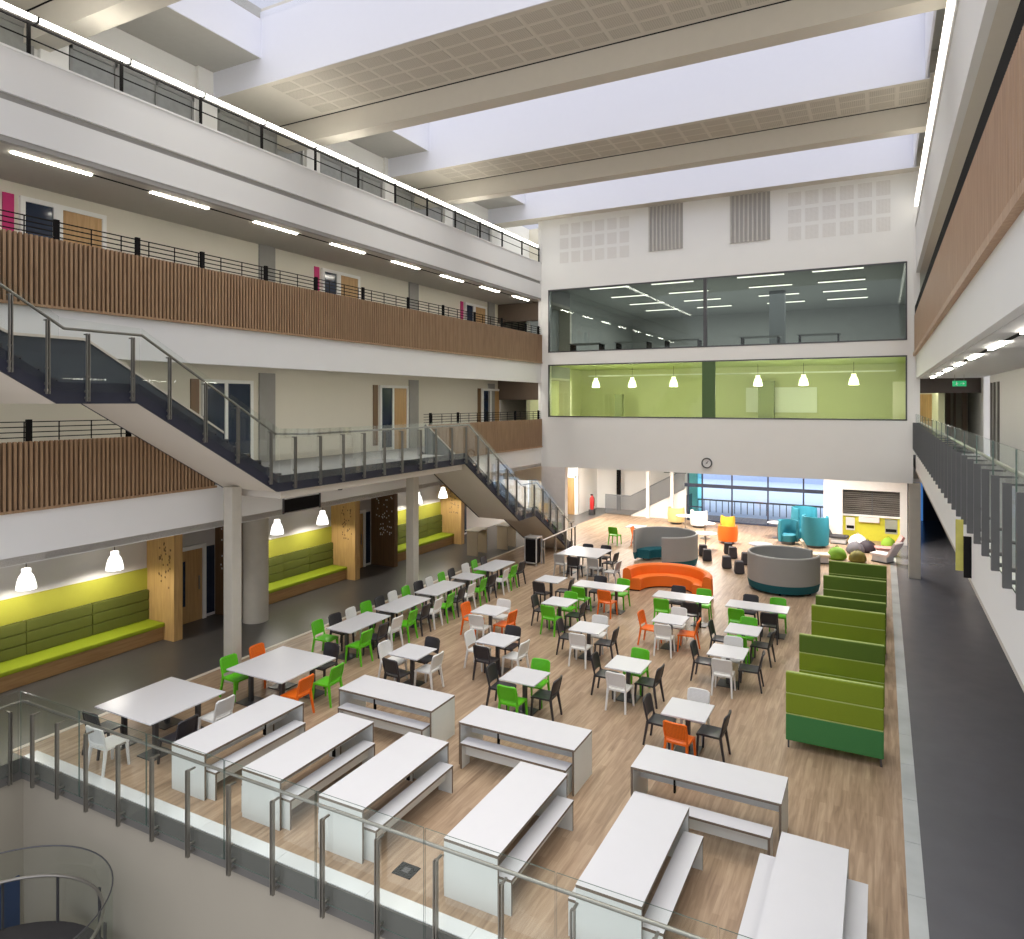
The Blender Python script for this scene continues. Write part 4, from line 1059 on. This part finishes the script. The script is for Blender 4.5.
# dark tapered stools
stt = thing('stool', '', 'stool', (0, 0, 0), 'dark block stools')
obj('body', M().lathe([(0, .03), (.235, .03), (.245, .06), (.21, .43), (.19, .46), (0, .465)], seg=4, a0=PI / 4, a1=PI / 4 + 2 * PI), DARK_U, stt)
obj('foot_ring', M().lathe([(0, 0), (.16, 0), (.16, .03), (0, .03)], seg=12), BLACK, stt)
sp_ = Proto(stt)
for x, y, lab in ((-6.6, 29.7, 'left of the back pair, beside the left grey pod'), (-6.25, 28.85, 'front of the pair beside the left grey pod'), (-5.75, 30.6, 'farthest back, left'), (-5.42, 29.8, 'farthest back, right'), (-5.3, 27.9, 'left of the pair nearest the right grey pod'), (-4.72, 27.25, 'right of the pair nearest the right grey pod'), (-4.75, 28.9, 'just behind the rim of the right grey pod')):
    sp_.put((x, y, 0), .3, 'dark square block stool, ' + lab)
rt = thing('round_table', '', 'table', (0, 0, 0), 'lobby round tables')
obj('tabletop', M().lathe([(0, .70), (.44, .70), (.46, .715), (.46, .73), (0, .73)], seg=28), LAM, rt, True)
obj('pedestal', M().lathe([(.03, .02), (.03, .70)], seg=12).lathe([(0, 0), (.24, 0), (.24, .02), (0, .03)], seg=20), STEEL, rt, True)
rtp = Proto(rt)
for x, y, lab in ((-6.75, 30.9, 'among the dark stools'), (-4.3, 29.6, 'behind the right grey pod'), (-8.7, 35.2, 'by the ramp'), (-7.35, 33.5, 'beside the orange tub chair')):
    rtp.put((x, y, 0), 0, 'white round lobby table ' + lab)

def tub(name, c, mt, rz, label, h=.8, grp=None, r=.42):
    t = thing(name, label, 'armchair', (c[0], c[1], 0), grp)
    cc = (c[0], c[1], 0)
    obj('shell', M().lathe([(r - .1, .12), (r, .12), (r + .03, h * .6), (r, h), (r - .06, h), (r - .09, h * .6)], cc, 28, rz + R(-30), rz + R(210), True), mt, t, True)
    obj('seat', M().lathe([(0, .14), (r - .08, .14), (r - .08, .40), (r - .14, .45), (0, .45)], cc, 28), mt, t, True)
    obj('base', M().lathe([(0, 0), (r - .12, 0), (r - .12, .14), (0, .14)], cc, 20), STEEL_D, t)
    return t
tub('tub_chair', (-6.2, 32.9), ORANGE_U, R(180), 'bright orange tub chair in the lobby beside the white floor', .8)
tub('tub_chair', (-3.75, 34.0), BLUE_U, R(20), 'low turquoise tub chair, left of the turquoise group', 1.05, 'turquoise tub chairs')
tub('tub_chair', (-2.62, 33.9), BLUE_U, R(180), 'tall turquoise tub chair, nearest of the group, its back to the camera', 1.35, 'turquoise tub chairs', .55)
tub('tub_chair', (-3.2, 35.3), BLUE_U, R(40), 'turquoise tub chair farthest back against the glazing', 1.5, 'turquoise tub chairs', .55)
rtp.put((-4.35, 35.2, 0), 0, 'white round lobby table between the turquoise tub chairs')
tub('tub_chair', (-8.3, 36.4), mat('white_shell', (.8, .82, .84), .4), R(180), 'white shell chair in front of the lobby glazing', .85)
tub('tub_chair', (-6.9, 36.6), mat('yellow_shell', (.75, .45, .04), .5), R(180), 'yellow shell chair in front of the lobby glazing', .65, None, .34)
tub('tub_chair', (-9.6, 36.9), mat('tan_shell', (.70, .50, .22), .5), R(180), 'tan shell chair by the foot of the white ramp', .85)

# bean bags
def beanbag(c, r, mt, label):
    t = thing('beanbag', label, 'beanbag', (c[0], c[1], 0), 'beanbags')
    prof = [(0, 0), (r * .8, 0), (r * 1.0, r * .25), (r * .98, r * .6), (r * .75, r * 1.05), (r * .4, r * 1.3), (r * .1, r * 1.38), (0, r * 1.38)]
    obj('cushion', M().lathe(prof, (c[0], c[1], 0), 20), mt, t, True)
    obj('handle', M().tube([(c[0] - .06, c[1], r * 1.36), (c[0], c[1], r * 1.36 + .07), (c[0] + .06, c[1], r * 1.36)], .014, 6), mt, t)
beanbag((-1.62, 31.6), .36, mat('bean_green', (.17, .36, .02), .7), 'bright green beanbag behind the booths')
beanbag((-.86, 31.4), .33, mat('bean_brown', (.17, .15, .02), .7), 'olive brown beanbag right of the bright green one')
beanbag((-1.0, 33.1), .36, mat('bean_grey', (.12, .11, .13), .7), 'dark grey beanbag in the middle of the group')
beanbag((-.55, 33.7), .36, mat('bean_black', (.03, .02, .03), .7), 'black beanbag right of the dark grey one')
beanbag((-.95, 34.9), .38, mat('bean_white', (.75, .75, .78), .7), 'white beanbag in front of the yellow niche wall')
beanbag((.25, 35.3), .30, mat('bean_lime', (.25, .42, .03), .7), 'lime beanbag at the right corner of the yellow niche')
# lounge chairs
def lounger(c, mt, rz, label):
    t = thing('lounge_chair', label, 'lounge chair', (c[0], c[1], 0), 'lounge chairs')
    t.rotation_euler = (0, 0, rz)
    WL[t.name] = Vector((0, 0, 0))
    obj('seat', M().box(-.3, .3, -.35, .4, .26, .36, .03), mt, t)
    obj('backrest', M().bar((0, -.33, .32), (0, -.62, .85), .6, .09), mt, t)
    obj('base', M().box(-.26, .26, -.28, .34, .04, .26, .02), LAM, t)
    obj('foot', M().box(-.28, .28, -.3, .36, 0, .04), STEEL_D, t)
lounger((-1.75, 35.2), DARK_U, R(-95), 'dark lounge chair seen in profile before the niche')
lounger((-2.25, 30.6), mat('cream_upholstery', (.78, .70, .55), .7), R(-75), 'cream lounge chair beside the right grey pod')
lounger((.05, 31.9), mat('pink_white_upholstery', (.78, .70, .72), .7), R(60), 'pale lounge chair near the polished floor strip behind the booths')
lounger((.15, 33.2), mat('rose_upholstery', (.50, .26, .24), .7), R(100), 'rose brown lounge chair right of the beanbags')

# recycling unit and tall tables near the stair foot
t = thing('recycling_bin', 'black recycling bin in a pale frame at the foot of the stair', 'bin', (-12.2, 25.0, 0))
obj('body', M().box(-12.42, -11.98, 24.8, 25.25, .06, 1.0, .02), BLACK, t)
fr = M()
for x in (-12.46, -11.96):
    for y in (24.77, 25.26): fr.box(x, x + .04, y, y + .04, 0, 1.12)
fr.box(-12.46, -11.92, 24.77, 25.3, 1.06, 1.10).box(-12.46, -11.92, 24.77, 24.81, .08, .12)
obj('frame', fr, mat('pale_metal', (.6, .6, .6), .4, .3), t)
obj('lid', M().box(-12.42, -11.98, 24.82, 25.24, 1.0, 1.05, .01), STEEL_D, t)
tt = thing('high_table', '', 'table', (0, 0, 0), 'high tables')
obj('tabletop', M().box(-.45, .45, -.3, .3, 1.02, 1.06, .01), KERB, tt)
for sx in (-.4, .36): obj('leg', M().box(sx, sx + .05, -.25, .25, 0, 1.02), mat('tan_leg', (.45, .36, .25), .6), tt)
tpp = Proto(tt)
tpp.put((-15.1, 25.6, 0), PI / 2, 'tan high table on the grey floor under the lower stair flight')
tpp.put((-14.6, 27.3, 0), PI / 2, 'tan high table farther back under the lower stair flight')
# guard rail where the stair lands
t = thing('stair_guard', 'low steel guard rail at the foot of the lower stair flight', 'railing', (-12.3, 26.6, 0))
obj('rail', M().tube([(-11.85, 25.2, .95), (-11.85, 28.6, .98)], .03, 8), mat('pale_rail', (.7, .66, .6), .4), t, True)
for y in (25.3, 26.4, 27.5, 28.5): obj('post', M().box(-11.88, -11.82, y - .03, y + .03, 0, .95), STEEL, t)
# floor box
t = thing('floor_box', 'dark square floor socket box near the third front bench table', 'floor box', (-5.75, 7.85, 0))
obj('lid', M().box(-5.9, -5.6, 7.72, 7.98, 0, .012, .004), BLACK, t)
obj('flap', M().box(-5.8, -5.7, 7.8, 7.9, .012, .016), STEEL_D, t)
# hanging sign on the right gallery edge
t = thing('hanging_banner', 'narrow yellow and black banner hanging on the right gallery edge', 'banner', (.98, 11.45, 4.1))
obj('yellow_face', M().box(.90, .99, 11.45, 11.48, 4.08, 4.78), mat('banner_yellow', (.50, .46, .10), .6, noise=.4, scale=5), t)
obj('black_face', M().box(.99, 1.09, 11.40, 11.45, 4.0, 4.56), BLACK, t)

# ------------------------------------------------------------------ curved platform over the lower level
t = thing('curved_platform', 'dark curved landing with glass balustrade at the lower left corner', 'landing', (-11.45, 5.37, -2.41))
cc = (-11.30, 5.37, -2.11); RR = 1.60
obj('deck', M().lathe([(0, -.3), (RR - .04, -.3), (RR - .04, 0), (0, 0)], cc, 48).box(-13.7, -11.45, 3.9, 5.6, -2.41, -2.115), mat('black_carpet', (.022, .02, .022), .8, noise=.2), t)
obj('glass_screen', M().lathe([(RR, -.25), (RR + .012, -.25), (RR + .012, 1.2), (RR, 1.2)], cc, 40, R(-70), R(150), True), GL, t, True)
N = 36
def ring(r, z): return [(cc[0] + r * math.cos(R(-70 + 220 * k / N)), cc[1] + r * math.sin(R(-70 + 220 * k / N)), cc[2] + z) for k in range(N + 1)]
obj('handrail', M().tube(ring(RR - .12, .80), .026, 8), STEEL, t, True)
obj('top_edge', M().tube(ring(RR + .006, 1.205), .012, 6), STEEL_D, t, True)
for a in (-60, -25, 10, 45, 80, 115, 145):
    x, y = cc[0] + (RR - .06) * math.cos(R(a)), cc[1] + (RR - .06) * math.sin(R(a))
    obj('post', M().box(x - .025, x + .025, y - .012, y + .012, cc[2] - .2, cc[2] + .78, .004), STEEL_D, t)
d = thing('door_20', '', 'd', (-13.72, 6.6, -4.6)); d['kind'] = 'structure'; del d['label']; del d['category']
obj('leaf', M().box(-13.74, -13.70, 5.9, 7.1, -4.6, -2.1), BLUE_P, d)

# ------------------------------------------------------------------ light
w = bpy.data.worlds.new('overcast_sky'); sc.world = w; w.use_nodes = True
nt = w.node_tree; bgn = nt.nodes['Background']
tc = nt.nodes.new('ShaderNodeTexCoord'); sp = nt.nodes.new('ShaderNodeSeparateXYZ')
rp_ = nt.nodes.new('ShaderNodeValToRGB')
e = rp_.color_ramp.elements
e[0].position = 0.; e[0].color = (.54, .52, .51, 1)
e[1].position = 1.; e[1].color = (1., 1., 1.04, 1)
k = e.new(.35); k.color = (.54, .56, .68, 1)
nt.links.new(tc.outputs['Generated'], sp.inputs[0]); nt.links.new(sp.outputs['Z'], rp_.inputs['Fac'])
mr = nt.nodes.new('ShaderNodeMapRange'); mr.inputs['From Min'].default_value = .2; mr.inputs['From Max'].default_value = -.6
mr.inputs['To Min'].default_value = 1.; mr.inputs['To Max'].default_value = 1.75
nt.links.new(sp.outputs['Y'], mr.inputs['Value']); nt.links.new(mr.outputs['Result'], bgn.inputs['Strength'])
nt.links.new(rp_.outputs['Color'], bgn.inputs['Color'])
sun = bpy.data.lights.new('sun', 'SUN'); sun.energy = 3.6; sun.angle = R(70); sun.color = (1., .97, .87)
so = bpy.data.objects.new('sun', sun); col.objects.link(so); so.rotation_euler = (R(-4), R(3), 0)
for i, (a, b) in enumerate(sk):
    l = bpy.data.lights.new('skylight_portal', 'AREA'); l.shape = 'RECTANGLE'; l.size = SKX1 - SKX0; l.size_y = b - a
    l.cycles.is_portal = True
    lo = bpy.data.objects.new('skylight_portal', l); col.objects.link(lo); lo.location = ((SKX0 + SKX1) / 2, (a + b) / 2, ZG + .05)

# ------------------------------------------------------------------ camera
cam = bpy.data.cameras.new('camera'); co = bpy.data.objects.new('camera', cam); col.objects.link(co)
cam.sensor_width = 36; cam.sensor_fit = 'HORIZONTAL'; cam.lens = 705 / 1024 * 36
cam.shift_x = 0; cam.shift_y = -(469.5 - 402) / 1024
cam.clip_start = .05; cam.clip_end = 300
co.location = (0, 0, 6.4); co.rotation_euler = (R(90), 0, R(27.69))
sc.camera = co
vs = sc.view_settings
vs.view_transform = 'Standard'; vs.look = 'None'; vs.exposure = .17; vs.gamma = 1.; vs.use_curve_mapping = False
cy = sc.cycles
cy.max_bounces = 8; cy.diffuse_bounces = 5; cy.glossy_bounces = 3; cy.transparent_max_bounces = 24; cy.transmission_bounces = 4
cy.use_denoising = True; cy.denoiser = 'OPENIMAGEDENOISE'; cy.sample_clamp_indirect = 6.
cy.caustics_reflective = False; cy.caustics_refractive = False
